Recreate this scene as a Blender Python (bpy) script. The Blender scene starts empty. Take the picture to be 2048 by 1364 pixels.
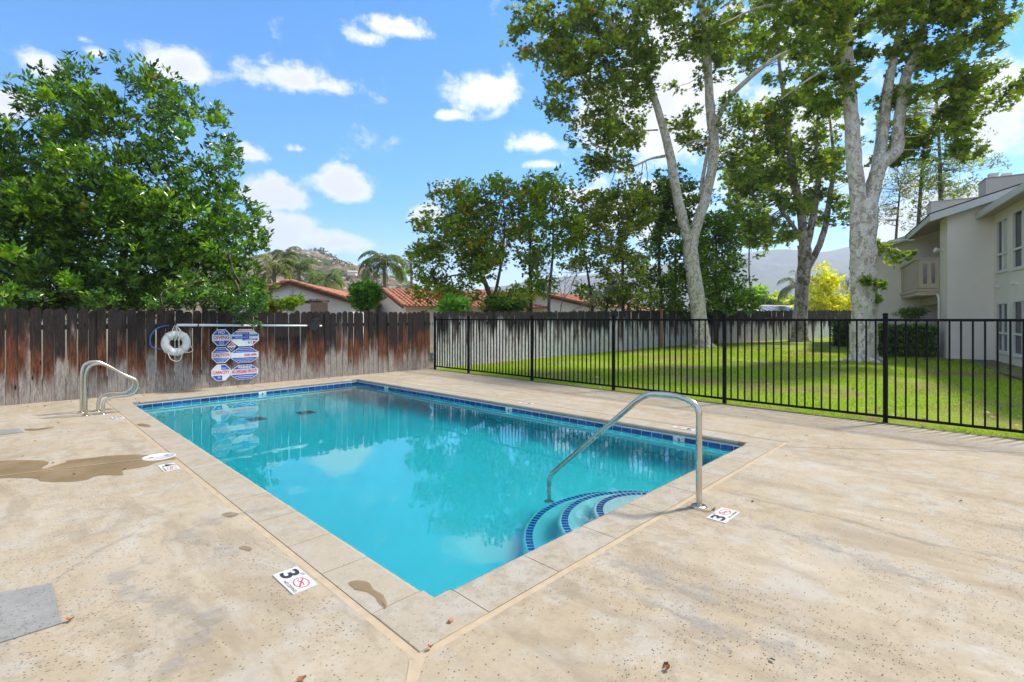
import bpy, math, random
import numpy as np
from mathutils import Vector, Matrix
random.seed(7); rng = np.random.default_rng(7)
D = bpy.data; SC = bpy.context.scene; COL = SC.collection
R = math.radians

# ------------------------------------------------------------------ camera
FPX, HZ, CH = 985.0, 638.0, 1.5          # focal length in photo pixels, horizon row, eye height
YAW = R(46.2)
FW = np.array([math.sin(YAW), math.cos(YAW)]); RT = np.array([math.cos(YAW), -math.sin(YAW)])
CAM = np.array([-1.6296, -2.1469])
cd = D.cameras.new('camera'); cam = D.objects.new('camera', cd); COL.objects.link(cam)
cd.sensor_width = 36; cd.lens = FPX/2048*36; cd.shift_y = -(682-HZ)/2048; cd.clip_start = .05; cd.clip_end = 12000
cam.location = (CAM[0], CAM[1], CH); cam.rotation_euler = (R(90), 0, -YAW); SC.camera = cam

def gp(px, py, z=0.0):                    # pixel -> point on the level z
    Z = FPX*(CH-z)/(py-HZ); p = CAM + (px-1024)/FPX*Z*RT + Z*FW
    return Vector((p[0], p[1], z))
def dp(px, py, Z):                        # pixel + distance -> point
    p = CAM + (px-1024)/FPX*Z*RT + Z*FW
    return Vector((p[0], p[1], CH-(py-HZ)*Z/FPX))
def xz(X, Z, z=0.0):
    p = CAM + X*RT + Z*FW; return Vector((p[0], p[1], z))
def hit(px, p, d):                        # where the sight line of a picture column crosses the plan line p + t d
    r = FW + (px-1024)/FPX*RT
    M = np.array([[d[0], -r[0]], [d[1], -r[1]]]); t, s = np.linalg.solve(M, CAM-np.array([p[0], p[1]]))
    return t, s
def zat(py, Z): return CH-(py-HZ)*Z/FPX

# ------------------------------------------------------------------ world, sun, exposure
SUN_DIR = Vector((.55, -.25, .80)).normalized()   # towards the sun
W = D.worlds.new('World'); SC.world = W; W.use_nodes = True
nt = W.node_tree; N = nt.nodes; L = nt.links; N.clear()
def wn(t, **k):
    n = N.new(t)
    for a, b in k.items(): setattr(n, a, b)
    return n
def wm(op, a, b=None, c=None, clamp=False):
    n = wn('ShaderNodeMath', operation=op, use_clamp=clamp)
    for i, v in enumerate((a, b, c)):
        if v is None: continue
        if isinstance(v, (int, float)): n.inputs[i].default_value = v
        else: L.new(v, n.inputs[i])
    return n.outputs[0]
tc = wn('ShaderNodeTexCoord'); sep = wn('ShaderNodeSeparateXYZ'); L.new(tc.outputs['Generated'], sep.inputs[0])
sky = wn('ShaderNodeTexSky', sky_type='NISHITA', sun_disc=False)
sky.sun_elevation = math.asin(SUN_DIR.z); sky.sun_rotation = math.atan2(SUN_DIR.x, SUN_DIR.y)
sky.air_density = 1.0; sky.dust_density = .6; sky.ozone_density = 3.0; sky.altitude = 200
hs = wn('ShaderNodeHueSaturation'); hs.inputs['Saturation'].default_value = 1.66; hs.inputs['Value'].default_value = .60
L.new(sky.outputs[0], hs.inputs['Color'])
az = wm('ARCTAN2', sep.outputs[0], sep.outputs[1]); el = wm('ARCSINE', sep.outputs[2])
# fine and coarse billows, a flat-bottomed sheet projected on the cloud level
mp = wn('ShaderNodeMapping'); mp.inputs['Scale'].default_value = (1, 1, 1.25); L.new(tc.outputs['Generated'], mp.inputs[0])
nz = wn('ShaderNodeTexNoise'); nz.inputs['Scale'].default_value = 8; nz.inputs['Detail'].default_value = 9; nz.inputs['Roughness'].default_value = .68
nz.inputs['Distortion'].default_value = 0; L.new(mp.outputs[0], nz.inputs['Vector'])
nz2 = wn('ShaderNodeTexNoise'); nz2.inputs['Scale'].default_value = 2.1; nz2.inputs['Detail'].default_value = 3; L.new(mp.outputs[0], nz2.inputs['Vector'])
def direl(px, py):
    d = dp(px, py, 1.0)-Vector((CAM[0], CAM[1], CH)); d.normalize()
    return math.atan2(d.x, d.y), math.asin(d.z)
CL = [(75,130,70,46,1.2),(190,105,26,14,.7),(165,78,20,10,.45),(360,135,88,42,1.15),(15,205,62,34,1),(580,160,95,36,1.1),(530,125,22,20,.6),(655,172,45,18,.8),(790,55,66,26,.95),(730,75,30,14,.5),
      (985,185,100,56,1.2),(900,232,36,12,.7),(1075,285,60,28,1),(1090,330,28,10,.7),(555,392,72,42,1.25),(680,376,78,36,1.2),(505,310,30,20,.8),(850,430,40,24,1),
      (560,470,85,50,1.15),(690,486,110,28,1.1),(1155,395,50,20,.8),(585,298,22,8,.45),
      (1330,200,210,190,1.2),(1560,330,220,200,1.15),(1980,250,130,150,1.1),(1300,420,160,60,.9),(1900,440,200,110,1.2),(1650,80,120,120,.6),(600,560,260,22,.55),(-150,330,90,60,1),(-260,140,120,60,.9)]
blob = None
for (px, py, rx, ry, w) in CL:
    a0, e0 = direl(px, py); a1, e1 = direl(px+rx, py); a2, e2 = direl(px, py-ry)
    da = wm('MULTIPLY', wm('SUBTRACT', az, a0), 1/max(1e-3, abs(a1-a0))); de = wm('MULTIPLY', wm('SUBTRACT', el, e0), 1/max(1e-3, abs(e2-e0)))
    # flat underside: distance grows faster below the centre
    de = wm('MAXIMUM', de, wm('MULTIPLY', de, -1.35))
    d2 = wm('ADD', wm('MULTIPLY', da, da), wm('MULTIPLY', de, de))
    v = wm('MULTIPLY', wm('SUBTRACT', 1.0, wm('SQRT', d2)), w)
    v = wm('MAXIMUM', v, -.6)
    blob = v if blob is None else wm('MAXIMUM', blob, v)
# beyond the frame: scattered cumulus everywhere
dF = wm('ADD', wm('MULTIPLY', sep.outputs[0], float(FW[0])), wm('MULTIPLY', sep.outputs[1], float(FW[1])))
off = wm('MULTIPLY', wm('SUBTRACT', wm('SUBTRACT', .55, dF), 0), 2.4, clamp=True)
gen = wm('MULTIPLY', wm('SUBTRACT', nz2.outputs[0], .45), 4.0)
bl2 = wm('MAXIMUM', blob, wm('SUBTRACT', wm('MULTIPLY', wm('ADD', gen, .6), off), .6))
dens = wm('ADD', wm('ADD', wm('MULTIPLY', bl2, .85), .22), wm('MULTIPLY', wm('SUBTRACT', nz.outputs[0], .5), 3.4))
mask = wn('ShaderNodeMapRange', interpolation_type='SMOOTHSTEP'); mask.inputs['From Min'].default_value = .02; mask.inputs['From Max'].default_value = .72
L.new(dens, mask.inputs['Value'])
core = wn('ShaderNodeMapRange', interpolation_type='SMOOTHSTEP'); core.inputs['From Min'].default_value = .15; core.inputs['From Max'].default_value = 1.1
core.inputs['To Min'].default_value = 1.0; core.inputs['To Max'].default_value = .72
L.new(wm('ADD', dens, wm('MULTIPLY', wm('SUBTRACT', nz2.outputs[0], .5), 1.5)), core.inputs['Value'])
ccol = wn('ShaderNodeMix', data_type='RGBA'); ccol.inputs[0].default_value = 1; ccol.blend_type = 'MULTIPLY'
ccol.inputs[6].default_value = (2.95, 2.96, 3.0, 1); L.new(core.outputs[0], ccol.inputs[7])
CLOUD = ccol
mx = wn('ShaderNodeMix', data_type='RGBA'); L.new(mask.outputs[0], mx.inputs[0]); L.new(hs.outputs[0], mx.inputs[6]); L.new(ccol.outputs[2], mx.inputs[7])
bg = wn('ShaderNodeBackground'); bg.inputs['Strength'].default_value = .15; L.new(mx.outputs[2], bg.inputs['Color'])
wo = wn('ShaderNodeOutputWorld'); L.new(bg.outputs[0], wo.inputs['Surface'])
sl = D.lights.new('sun', 'SUN'); sl.energy = 2.2; sl.angle = R(6); sl.color = (1, .93, .80)
so = D.objects.new('sun', sl); COL.objects.link(so); so.rotation_euler = SUN_DIR.to_track_quat('Z', 'Y').to_euler(); so.location = (0, 0, 60)
vs = SC.view_settings; vs.view_transform = 'Standard'; vs.look = 'None'; vs.gamma = 1; vs.use_curve_mapping = False; vs.exposure = 1.55
cy = SC.cycles; cy.use_denoising = True; cy.max_bounces = 12; cy.diffuse_bounces = 4; cy.glossy_bounces = 4; cy.transmission_bounces = 8
cy.transparent_max_bounces = 12; cy.volume_bounces = 1; cy.caustics_refractive = True; cy.caustics_reflective = False; cy.sample_clamp_indirect = 8
W.cycles.sampling_method = 'MANUAL'; W.cycles.sample_map_resolution = 1024

# ------------------------------------------------------------------ helpers: objects
def tag(o, label=None, cat=None, group=None, kind=None):
    if label: o['label'] = label
    if cat: o['category'] = cat
    if group: o['group'] = group
    if kind: o['kind'] = kind
    return o
def thing(name, label, cat, loc=(0, 0, 0), group=None):
    o = D.objects.new(name, None); COL.objects.link(o); o.location = loc; o.empty_display_size = .2
    return tag(o, label, cat, group)
def wloc(o):
    v = Vector((0, 0, 0))
    while o is not None: v += o.location; o = o.parent
    return v
def link(name, me, parent=None, mat=None, rel=False):
    o = D.objects.new(name, me); COL.objects.link(o)
    if mat is not None and not me.materials: me.materials.append(mat)
    if parent is not None:
        o.parent = parent
        if not rel: o.location = -wloc(parent)     # geometry is given in place coordinates
    return o
class MB:
    def __init__(s): s.v = []; s.f = []; s.m = []
    def add(s, vs, fs, mi=0):
        b = len(s.v); s.v += [tuple(v) for v in vs]; s.f += [tuple(i+b for i in f) for f in fs]; s.m += [mi]*len(fs); return s
    def box(s, c, e, ax=None, mi=0):              # centre, half extents, optional 3 axes
        c = Vector(c); ax = ax or (Vector((1, 0, 0)), Vector((0, 1, 0)), Vector((0, 0, 1)))
        vs = [c+ax[0]*e[0]*i+ax[1]*e[1]*j+ax[2]*e[2]*k for i in (-1, 1) for j in (-1, 1) for k in (-1, 1)]
        return s.add(vs, [(0, 1, 3, 2), (4, 6, 7, 5), (0, 4, 5, 1), (2, 3, 7, 6), (0, 2, 6, 4), (1, 5, 7, 3)], mi)
    def prism(s, base, h, mi=0):                  # polygon base (list of Vectors), extruded by vector h
        n = len(base); h = Vector(h); vs = [Vector(p) for p in base]+[Vector(p)+h for p in base]
        return s.add(vs, [tuple(range(n))[::-1], tuple(range(n, 2*n))]+[(i, (i+1) % n, n+(i+1) % n, n+i) for i in range(n)], mi)
    def tube(s, pts, rad, seg=8, caps=True, mi=0, wob=0):
        pts = [Vector(p) for p in pts]; n = len(pts)
        if isinstance(rad, (int, float)): rad = [rad]*n
        t0 = (pts[1]-pts[0]).normalized(); up = Vector((0, 0, 1)) if abs(t0.z) < .9 else Vector((1, 0, 0))
        a = t0.cross(up).normalized(); vs = []
        for i in range(n):
            t = (pts[min(i+1, n-1)]-pts[max(i-1, 0)]).normalized()
            a = (a-t*a.dot(t)).normalized(); b = t.cross(a)
            for k in range(seg):
                th = 2*math.pi*k/seg; r = rad[i]*(1+(wob*math.sin(3*th+i*1.3)+wob*.6*math.sin(5*th-i*2.1) if wob else 0))
                vs.append(pts[i]+(a*math.cos(th)+b*math.sin(th))*r)
        fs = [(i*seg+k, i*seg+(k+1) % seg, (i+1)*seg+(k+1) % seg, (i+1)*seg+k) for i in range(n-1) for k in range(seg)]
        if caps: fs += [tuple(range(seg))[::-1], tuple((n-1)*seg+k for k in range(seg))]
        return s.add(vs, fs, mi)
    def mesh(s, name, mats, smooth=False):
        me = D.meshes.new(name); me.from_pydata(s.v, [], s.f)
        for m in (mats if isinstance(mats, (list, tuple)) else [mats]): me.materials.append(m)
        if any(s.m): me.polygons.foreach_set('material_index', s.m)
        if smooth: me.polygons.foreach_set('use_smooth', [True]*len(me.polygons))
        me.update(); return me
    def build(s, name, mats, parent=None, smooth=False): return link(name, s.mesh(name, mats, smooth), parent)
def spline(pts, n=6):                              # Catmull-Rom through points (x,y,z,[r])
    P = [np.array(p, float) for p in pts]; P = [2*P[0]-P[1]]+P+[2*P[-1]-P[-2]]; out = []
    for i in range(1, len(P)-2):
        for k in range(n):
            t = k/n; a, b, c, d = P[i-1:i+3]
            out.append(.5*((2*b)+(-a+c)*t+(2*a-5*b+4*c-d)*t*t+(-a+3*b-3*c+d)*t**3))
    out.append(P[-2]); return out
def soft_edge(o, w=.004, seg=2):
    m = o.modifiers.new('edge', 'BEVEL'); m.width = w; m.segments = seg; m.limit_method = 'ANGLE'; m.angle_limit = R(40); return o

# ------------------------------------------------------------------ helpers: materials
class NT:
    def __init__(s, name):
        s.mat = D.materials.new(name); s.mat.use_nodes = True; s.t = s.mat.node_tree; s.t.nodes.clear()
        s.out = s.n('ShaderNodeOutputMaterial'); s._pos = None
    def n(s, t, ins=None, **k):
        x = s.t.nodes.new(t)
        for a, b in k.items(): setattr(x, a, b)
        for a, b in (ins or {}).items(): s.set(x.inputs[a], b)
        return x
    def set(s, sock, v):
        if isinstance(v, bpy.types.NodeSocket): s.t.links.new(v, sock)
        elif isinstance(v, tuple) and len(v) == 3 and sock.type == 'RGBA': sock.default_value = (*v, 1)
        else: sock.default_value = v
    def pos(s):
        if s._pos is None: s._pos = s.n('ShaderNodeNewGeometry').outputs['Position']
        return s._pos
    def mapv(s, scale=(1, 1, 1), loc=(0, 0, 0), rot=(0, 0, 0), v=None):
        return s.n('ShaderNodeMapping', {'Vector': v or s.pos(), 'Scale': scale, 'Location': loc, 'Rotation': rot}).outputs[0]
    def noise(s, scale, detail=4, rough=.55, v=None, dist=0):
        return s.n('ShaderNodeTexNoise', {'Vector': v or s.pos(), 'Scale': scale, 'Detail': detail, 'Roughness': rough, 'Distortion': dist}).outputs[0]
    def vor(s, scale, v=None, feature='F1', out='Distance', rand=1.0):
        return s.n('ShaderNodeTexVoronoi', {'Vector': v or s.pos(), 'Scale': scale, 'Randomness': rand}, feature=feature).outputs[out]
    def ramp(s, v, a, b, c=0.0, d=1.0, smooth=False):
        return s.n('ShaderNodeMapRange', {'Value': v, 'From Min': a, 'From Max': b, 'To Min': c, 'To Max': d}, interpolation_type='SMOOTHSTEP' if smooth else 'LINEAR').outputs[0]
    def m(s, op, a, b=0.0, clamp=False):
        x = s.n('ShaderNodeMath', operation=op, use_clamp=clamp); s.set(x.inputs[0], a); s.set(x.inputs[1], b); return x.outputs[0]
    def mix(s, f, a, b, blend='MIX'):
        x = s.n('ShaderNodeMix', data_type='RGBA', blend_type=blend); s.set(x.inputs[0], f); s.set(x.inputs[6], a); s.set(x.inputs[7], b); return x.outputs[2]
    def hsv(s, c, h=.5, sa=1.0, v=1.0): return s.n('ShaderNodeHueSaturation', {'Hue': h, 'Saturation': sa, 'Value': v, 'Color': c}).outputs[0]
    def rnd(s): return s.n('ShaderNodeObjectInfo').outputs['Random']
    def bump(s, h, st=.3, dist=.01, nrm=None):
        x = s.n('ShaderNodeBump', {'Height': h, 'Strength': st, 'Distance': dist})
        if nrm is not None: s.set(x.inputs['Normal'], nrm)
        return x.outputs[0]
    def pbr(s, col, rough=.6, metal=0.0, nrm=None, spec=.5, **k):
        b = s.n('ShaderNodeBsdfPrincipled', {'Base Color': col, 'Roughness': rough, 'Metallic': metal, 'Specular IOR Level': spec})
        if nrm is not None: s.set(b.inputs['Normal'], nrm)
        for a, v in k.items(): s.set(b.inputs[a], v)
        s.t.links.new(b.outputs[0], s.out.inputs[0]); return s.mat
def plain(name, col, rough=.6, metal=0.0, var=.12, scale=6, bump=.15, spec=.5):
    t = NT(name); n = t.noise(scale, 5); c = t.mix(t.ramp(n, .3, .7), tuple(x*(1-var) for x in col), tuple(min(1, x*(1+var)) for x in col))
    return t.pbr(c, t.ramp(n, .3, .7, rough*.9, min(1, rough*1.1)), metal, t.bump(t.noise(scale*14, 3), bump, .003), spec)
M = {}

# ---- concrete deck
def deck_mat(name, base, alt, grey, pit=1.0, streak=True):
    t = NT(name); p = t.pos()
    big = t.noise(.55, 5, .6, dist=.4); mid = t.noise(2.6, 6, .65); fine = t.noise(38, 4, .7)
    st = t.noise(1.5, 8, .70, v=t.mapv((1.7, .45, 1), rot=(0, 0, R(4))), dist=.6)
    c = t.mix(t.ramp(big, .38, .62, smooth=True), base, alt)
    c = t.mix(t.m('MULTIPLY', t.ramp(mid, .46, .62, smooth=True), .75), c, grey)
    if streak:
        c = t.mix(t.m('MULTIPLY', t.ramp(st, .50, .64, smooth=True), .62), c, tuple(x*.72 for x in alt))
        c = t.mix(t.m('MULTIPLY', t.ramp(st, .46, .34, smooth=True), .5), c, tuple(min(1, x*1.22) for x in grey))
    c = t.mix(t.ramp(fine, .3, .7, 0, .22), c, tuple(x*.6 for x in base))
    # air pits and specks, crowded into patches
    zone = t.ramp(t.noise(1.1, 4, .6, v=t.mapv((1.3, .6, 1), loc=(5, 3, 0))), .42, .62, smooth=True)
    w = t.mapv((1, 1, 1)); wq = t.n('ShaderNodeVectorMath', {0: w, 1: t.n('ShaderNodeTexNoise', {'Vector': p, 'Scale': 30.0}).outputs['Color']}, operation='ADD').outputs[0]
    v1 = t.vor(42, v=t.mapv((1, 1.5, 1), v=w)); s1 = t.vor(42, v=t.mapv((1, 1.5, 1), v=w), out='Color')
    sz = t.m('MULTIPLY', t.n('ShaderNodeSeparateColor', {0: s1}).outputs[0], 1.0)
    keep = t.m('GREATER_THAN', sz, t.ramp(zone, 0, 1, .86, .22))
    dot = t.m('MULTIPLY', t.ramp(v1, .15, .27, 1, 0), keep)
    v2 = t.vor(80, v=t.mapv((1, 1.3, 1))); s2 = t.n('ShaderNodeSeparateColor', {0: t.vor(80, v=t.mapv((1, 1.3, 1)), out='Color')}).outputs[1]
    dot2 = t.m('MULTIPLY', t.ramp(v2, .14, .26, 1, 0), t.m('GREATER_THAN', s2, t.ramp(zone, 0, 1, .92, .45)))
    dots = t.m('MAXIMUM', dot, t.m('MULTIPLY', dot2, .8))
    c = t.mix(t.m('MULTIPLY', t.m('MULTIPLY', t.ramp(t.noise(7, 8, .78), .46, .62, smooth=True), t.ramp(t.noise(.9, 4, v=t.mapv(loc=(9, 2, 0))), .38, .62, .25, 1)), .5), c, tuple(x*.58 for x in alt))
    c = t.mix(t.m('MULTIPLY', dots, .85*pit), c, (.07, .048, .028))
    h = t.m('SUBTRACT', t.m('MULTIPLY', fine, .35), t.m('MULTIPLY', dots, 1.0))
    return t.pbr(c, .82, nrm=t.bump(h, .45, .004), spec=.3)
M['deck'] = deck_mat('brushed_concrete', (.425, .36, .265), (.39, .315, .215), (.41, .38, .325))
M['coping'] = deck_mat('coping_concrete', (.39, .34, .262), (.375, .318, .235), (.40, .37, .32), pit=.5, streak=False)
M['patch'] = deck_mat('grey_concrete_patch', (.27, .265, .245), (.25, .25, .235), (.30, .295, .275), pit=.8, streak=False)
M['mastic'] = plain('joint_sealant', (.44, .345, .225), .6, var=.1, scale=12)
M['lightline'] = plain('cement_line', (.36, .34, .30), .8, var=.25, scale=9)
t = NT('wet_concrete'); n = t.noise(3, 5); g = t.noise(30, 4)
fd = t.n('ShaderNodeAttribute', attribute_name='fade').outputs['Fac']
M['wet'] = t.pbr(t.mix(t.ramp(n, .35, .65), (.21, .14, .06), (.28, .20, .105)), t.ramp(g, .3, .7, .5, .75), nrm=t.bump(g, .2, .003), Alpha=t.m('MULTIPLY', t.ramp(t.m('ADD', fd, t.m('SUBTRACT', t.noise(14, 5, .7), .5)), .1, .8, smooth=True), t.ramp(t.noise(2.5, 4), .3, .6, .55, .9)))
# ---- steel, iron, plastics
t = NT('stainless_steel'); n = t.noise(4, 4, v=t.mapv((1, 1, .6)))
M['steel'] = t.pbr(t.mix(t.ramp(n, .4, .7), (.62, .60, .55), (.50, .44, .34)), t.ramp(t.noise(9, 3), .3, .7, .17, .28), 1.0)
M['iron'] = plain('black_powder_coat', (.004, .005, .007), .5, 0, .3, 9, .1, .12)
M['whiteplastic'] = plain('white_plastic', (.74, .74, .72), .5, scale=12)
M['rope'] = plain('white_rope', (.66, .66, .60), .8, scale=40, bump=.5)
M['blueplastic'] = plain('blue_hose', (.03, .13, .42), .4)
M['black'] = plain('black_plastic', (.012, .012, .013), .45)
M['aluminium'] = plain('white_aluminium_pole', (.80, .83, .86), .35, 0, .04)
M['signwhite'] = plain('sign_white', (.72, .76, .79), .4, var=.06)
M['signblue'] = plain('sign_blue', (.03, .085, .48), .4, var=.1)
M['signred'] = plain('sign_red', (.68, .035, .06), .4, var=.1)
M['marker'] = plain('worn_marker_white', (.56, .56, .54), .6, var=.16, scale=14); M['lid'] = plain('worn_white_plastic', (.56, .57, .57), .55, var=.1)
M['print'] = plain('black_print', (.03, .03, .035), .5)
M['printred'] = plain('red_print', (.60, .05, .09), .5)
M['pebble'] = plain('terracotta_pebble', (.42, .20, .11), .8, scale=60)
# ---- pool
t = NT('pool_plaster'); n = t.noise(.8, 5); M['plaster'] = t.pbr(t.mix(t.ramp(n, .3, .7), (.78, .83, .83), (.86, .90, .89)), .6)
t = NT('blue_glazed_tile'); r = t.rnd(); n = t.noise(30, 3)
M['tile'] = t.pbr(t.hsv(t.mix(t.ramp(n, .35, .65), (.012, .055, .21), (.02, .085, .30)), .5, 1, t.ramp(r, 0, 1, .7, 1.35)), .14, nrm=t.bump(n, .08, .002))
t = NT('blue_step_tile'); r = t.rnd()
M['steptile'] = t.pbr(t.hsv((.015, .075, .42), .5, 1, t.ramp(r, 0, 1, .7, 1.3)), .2)
M['grout'] = plain('tile_grout', (.60, .66, .66), .7)
t = NT('pool_water'); nrm = t.bump(t.m('ADD', t.noise(3.2, 3, v=t.mapv((1, 1, 1)), dist=.3), t.m('MULTIPLY', t.noise(11, 2), .12)), .05, .02)
gl = t.n('ShaderNodeBsdfGlass', {'Color': (1, 1, 1), 'Roughness': .0, 'IOR': 1.5, 'Normal': nrm}); t.t.links.new(gl.outputs[0], t.out.inputs[0])
va = t.n('ShaderNodeVolumeAbsorption', {'Color': (.0, .925, .972), 'Density': 1.1}); t.t.links.new(va.outputs[0], t.out.inputs[1]); M['water'] = t.mat

M['drain'] = plain('drain_grate', (.10, .17, .18), .6)
# ---- weathered fence boards
def board_mat(name, brown, grey, zdark, zs, brownmix, dark=(.018, .017, .018)):
    t = NT(name); r = t.rnd(); p = t.pos()
    off = t.n('ShaderNodeCombineXYZ', {0: t.m('MULTIPLY', r, 37.0), 1: t.m('MULTIPLY', r, 11.0), 2: t.m('MULTIPLY', r, 53.0)}).outputs[0]
    q = t.n('ShaderNodeVectorMath', {0: p, 1: off}, operation='ADD').outputs[0]
    grain = t.noise(6, 8, .7, v=t.mapv((9, 9, .55), v=q), dist=.4); fine = t.noise(14, 6, .75, v=t.mapv((14, 14, .7), v=q))
    drip = t.noise(2.2, 5, .6, v=t.mapv((3.2, 3.2, .5), v=q)); z = t.n('ShaderNodeSeparateXYZ', {0: p}).outputs[2]
    edge = t.m('ADD', z, t.m('MULTIPLY', t.m('SUBTRACT', drip, .5), zs))
    edge = t.m('ADD', edge, t.m('MULTIPLY', t.m('SUBTRACT', r, .5), .5))
    up = t.ramp(edge, zdark-.28, zdark+.22, smooth=True)
    r2 = t.m('FRACT', t.m('MULTIPLY', r, 7.31))
    bm = t.ramp(t.m('ADD', t.m('ADD', t.m('MULTIPLY', t.m('SUBTRACT', drip, .5), 1.8), t.m('MULTIPLY', t.m('SUBTRACT', r2, .5), .8)), t.ramp(z, .02, .80, .12, .95)), 1-brownmix-.25, 1-brownmix+.25, smooth=True)
    g = t.mix(t.ramp(grain, .35, .68), tuple(x*.5 for x in grey), grey)
    b = t.mix(t.ramp(grain, .38, .66), tuple(x*.18 for x in brown), brown)
    low = t.mix(t.m('MULTIPLY', bm, t.ramp(z, .05, .55, .25, 1)), g, b)
    dk = t.mix(t.m('MULTIPLY', t.ramp(grain, .5, .75), t.m('MULTIPLY', bm, .9)), dark, tuple(x*.42 for x in brown))
    dk = t.mix(t.ramp(fine, .5, .8, 0, .35), dk, tuple(x*.35 for x in grey))
    c = t.mix(up, low, dk)
    c = t.mix(t.ramp(fine, .53, .37, 0, .8), c, (.02, .016, .014))
    kn = t.vor(1.0, v=t.mapv((5, 5, 1.5), v=q)); c = t.mix(t.ramp(kn, .045, .09, .95, 0), c, (.008, .006, .005))
    return t.pbr(c, .88, nrm=t.bump(t.m('ADD', grain, t.m('MULTIPLY', fine, .5)), .5, .006), spec=.2)
M['board1'] = board_mat('stained_redwood_board', (.29, .105, .05), (.52, .465, .42), .95, 1.5, .48)
M['board2'] = board_mat('grey_weathered_board', (.30, .20, .15), (.86, .86, .88), 1.20, .9, -.12)
M['newpost'] = plain('new_cedar_post', (.30, .15, .09), .8, scale=20)
# ---- plants
def leaf_mat(name, gloss=.45, trans=.42, spec=.4, tcol=(1.25, 1.35, .5)):
    t = NT(name); a = t.n('ShaderNodeAttribute', attribute_name='leafcol').outputs['Color']
    b = t.n('ShaderNodeBsdfPrincipled', {'Base Color': a, 'Roughness': gloss, 'Specular IOR Level': spec})
    tr = t.n('ShaderNodeBsdfTranslucent', {'Color': t.mix(1.0, a, tcol, 'MULTIPLY')})
    m = t.n('ShaderNodeMixShader', {0: trans}); t.t.links.new(b.outputs[0], m.inputs[1]); t.t.links.new(tr.outputs[0], m.inputs[2])
    t.t.links.new(m.outputs[0], t.out.inputs[0]); return t.mat
M['leaf'] = leaf_mat('leaf'); M['glossleaf'] = leaf_mat('glossy_leaf', .28, .25, .6); M['grass'] = leaf_mat('grass_blade', .6, .35, .2)
def bark_mat(name, a, b, c, scale=5):
    t = NT(name); v = t.n('ShaderNodeTexVoronoi', {'Vector': t.n('ShaderNodeVectorMath', {0: t.mapv((1, 1, .55)), 1: t.n('ShaderNodeVectorMath', {0: t.n('ShaderNodeTexNoise', {'Vector': t.pos(), 'Scale': 6.0, 'Detail': 4.0}).outputs['Color'], 1: (.35, .35, .35)}, operation='MULTIPLY').outputs[0]}, operation='ADD').outputs[0], 'Scale': scale*1.4}).outputs['Color']
    s = t.n('ShaderNodeSeparateColor', {0: v}); n = t.noise(scale*3, 7, .72); n2 = t.noise(scale*.35, 4)
    col = t.mix(t.ramp(s.outputs[0], .45, .6), a, b); col = t.mix(t.m('MULTIPLY', t.ramp(s.outputs[1], .66, .74), .85), col, c)
    col = t.mix(t.ramp(n, .52, .68, 0, .75), col, c); col = t.mix(t.ramp(n2, .5, .75, 0, .35), col, b)
    return t.pbr(col, .85, nrm=t.bump(t.m('ADD', n, t.m('MULTIPLY', s.outputs[0], .4)), .5, .02), spec=.2)
M['sycamore'] = bark_mat('sycamore_bark', (.74, .71, .65), (.60, .56, .49), (.34, .28, .22), 8.5)
M['sycamoredark'] = bark_mat('lichen_dark_bark', (.50, .45, .38), (.32, .27, .22), (.11, .088, .07))
M['bark'] = plain('brown_bark', (.10, .075, .055), .9, scale=9, bump=.6, var=.35)
M['palmtrunk'] = plain('palm_trunk', (.20, .17, .13), .9, scale=9, bump=.5)

# ------------------------------------------------------------------ terrain functions
def tz(x, y=0): return .0095*max(0.0, min(x, 60)-7.4)
N0 = gp(868, 1193); L0 = gp(263, 804); R0 = gp(1494, 885); F0 = gp(714, 758)     # pool corners at the water's edge
FA = gp(0, 812); FB = gp(865, 737); FD = (FB-FA).normalized(); FN = Vector((-FD.y, FD.x, 0))   # wooden fence line, FN points away from the pool
IX = lambda y: 7.22+(y+1.12)*.015                                                # iron fence line

# ------------------------------------------------------------------ deck with the pool opening
def off_quad(q, d):
    out = []
    n = len(q)
    for i in range(n):
        a, b, c = q[i-1], q[i], q[(i+1) % n]; e1 = (b-a).normalized(); e2 = (c-b).normalized()
        n1 = Vector((e1.y, -e1.x, 0)); n2 = Vector((e2.y, -e2.x, 0)); k = d/(1+n1.dot(n2)); out.append(b+(n1+n2)*k)
    return out
PQ = [N0, R0, F0, L0]                     # counter-clockwise
CW = .315; JW = .045; UP0 = Vector((0, 0, 1))
outer = off_quad(PQ, CW); jout = off_quad(PQ, CW+JW)
FYL = lambda x: FA.y+(x-FA.x)*FD.y/FD.x
dk = [Vector((-16, -12, 0)), Vector((IX(-12)-.12, -12, 0)), Vector((IX(10)-.10, FYL(7.4)+.05, 0)), Vector((-16, FYL(-16)+.05, 0))]
mb = MB(); vs_ = jout+dk
mb.add(vs_, [(4, 5, 1, 0), (5, 6, 2, 1), (6, 7, 3, 2), (7, 4, 0, 3)])
# skirt so the slab edge has depth
mb.add([p for p in dk]+[p-Vector((0, 0, .15)) for p in dk], [(i, i+4, (i+1) % 4+4, (i+1) % 4) for i in range(4)])
deck = mb.build('pool_deck', M['deck']); tag(deck, kind='structure')
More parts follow.
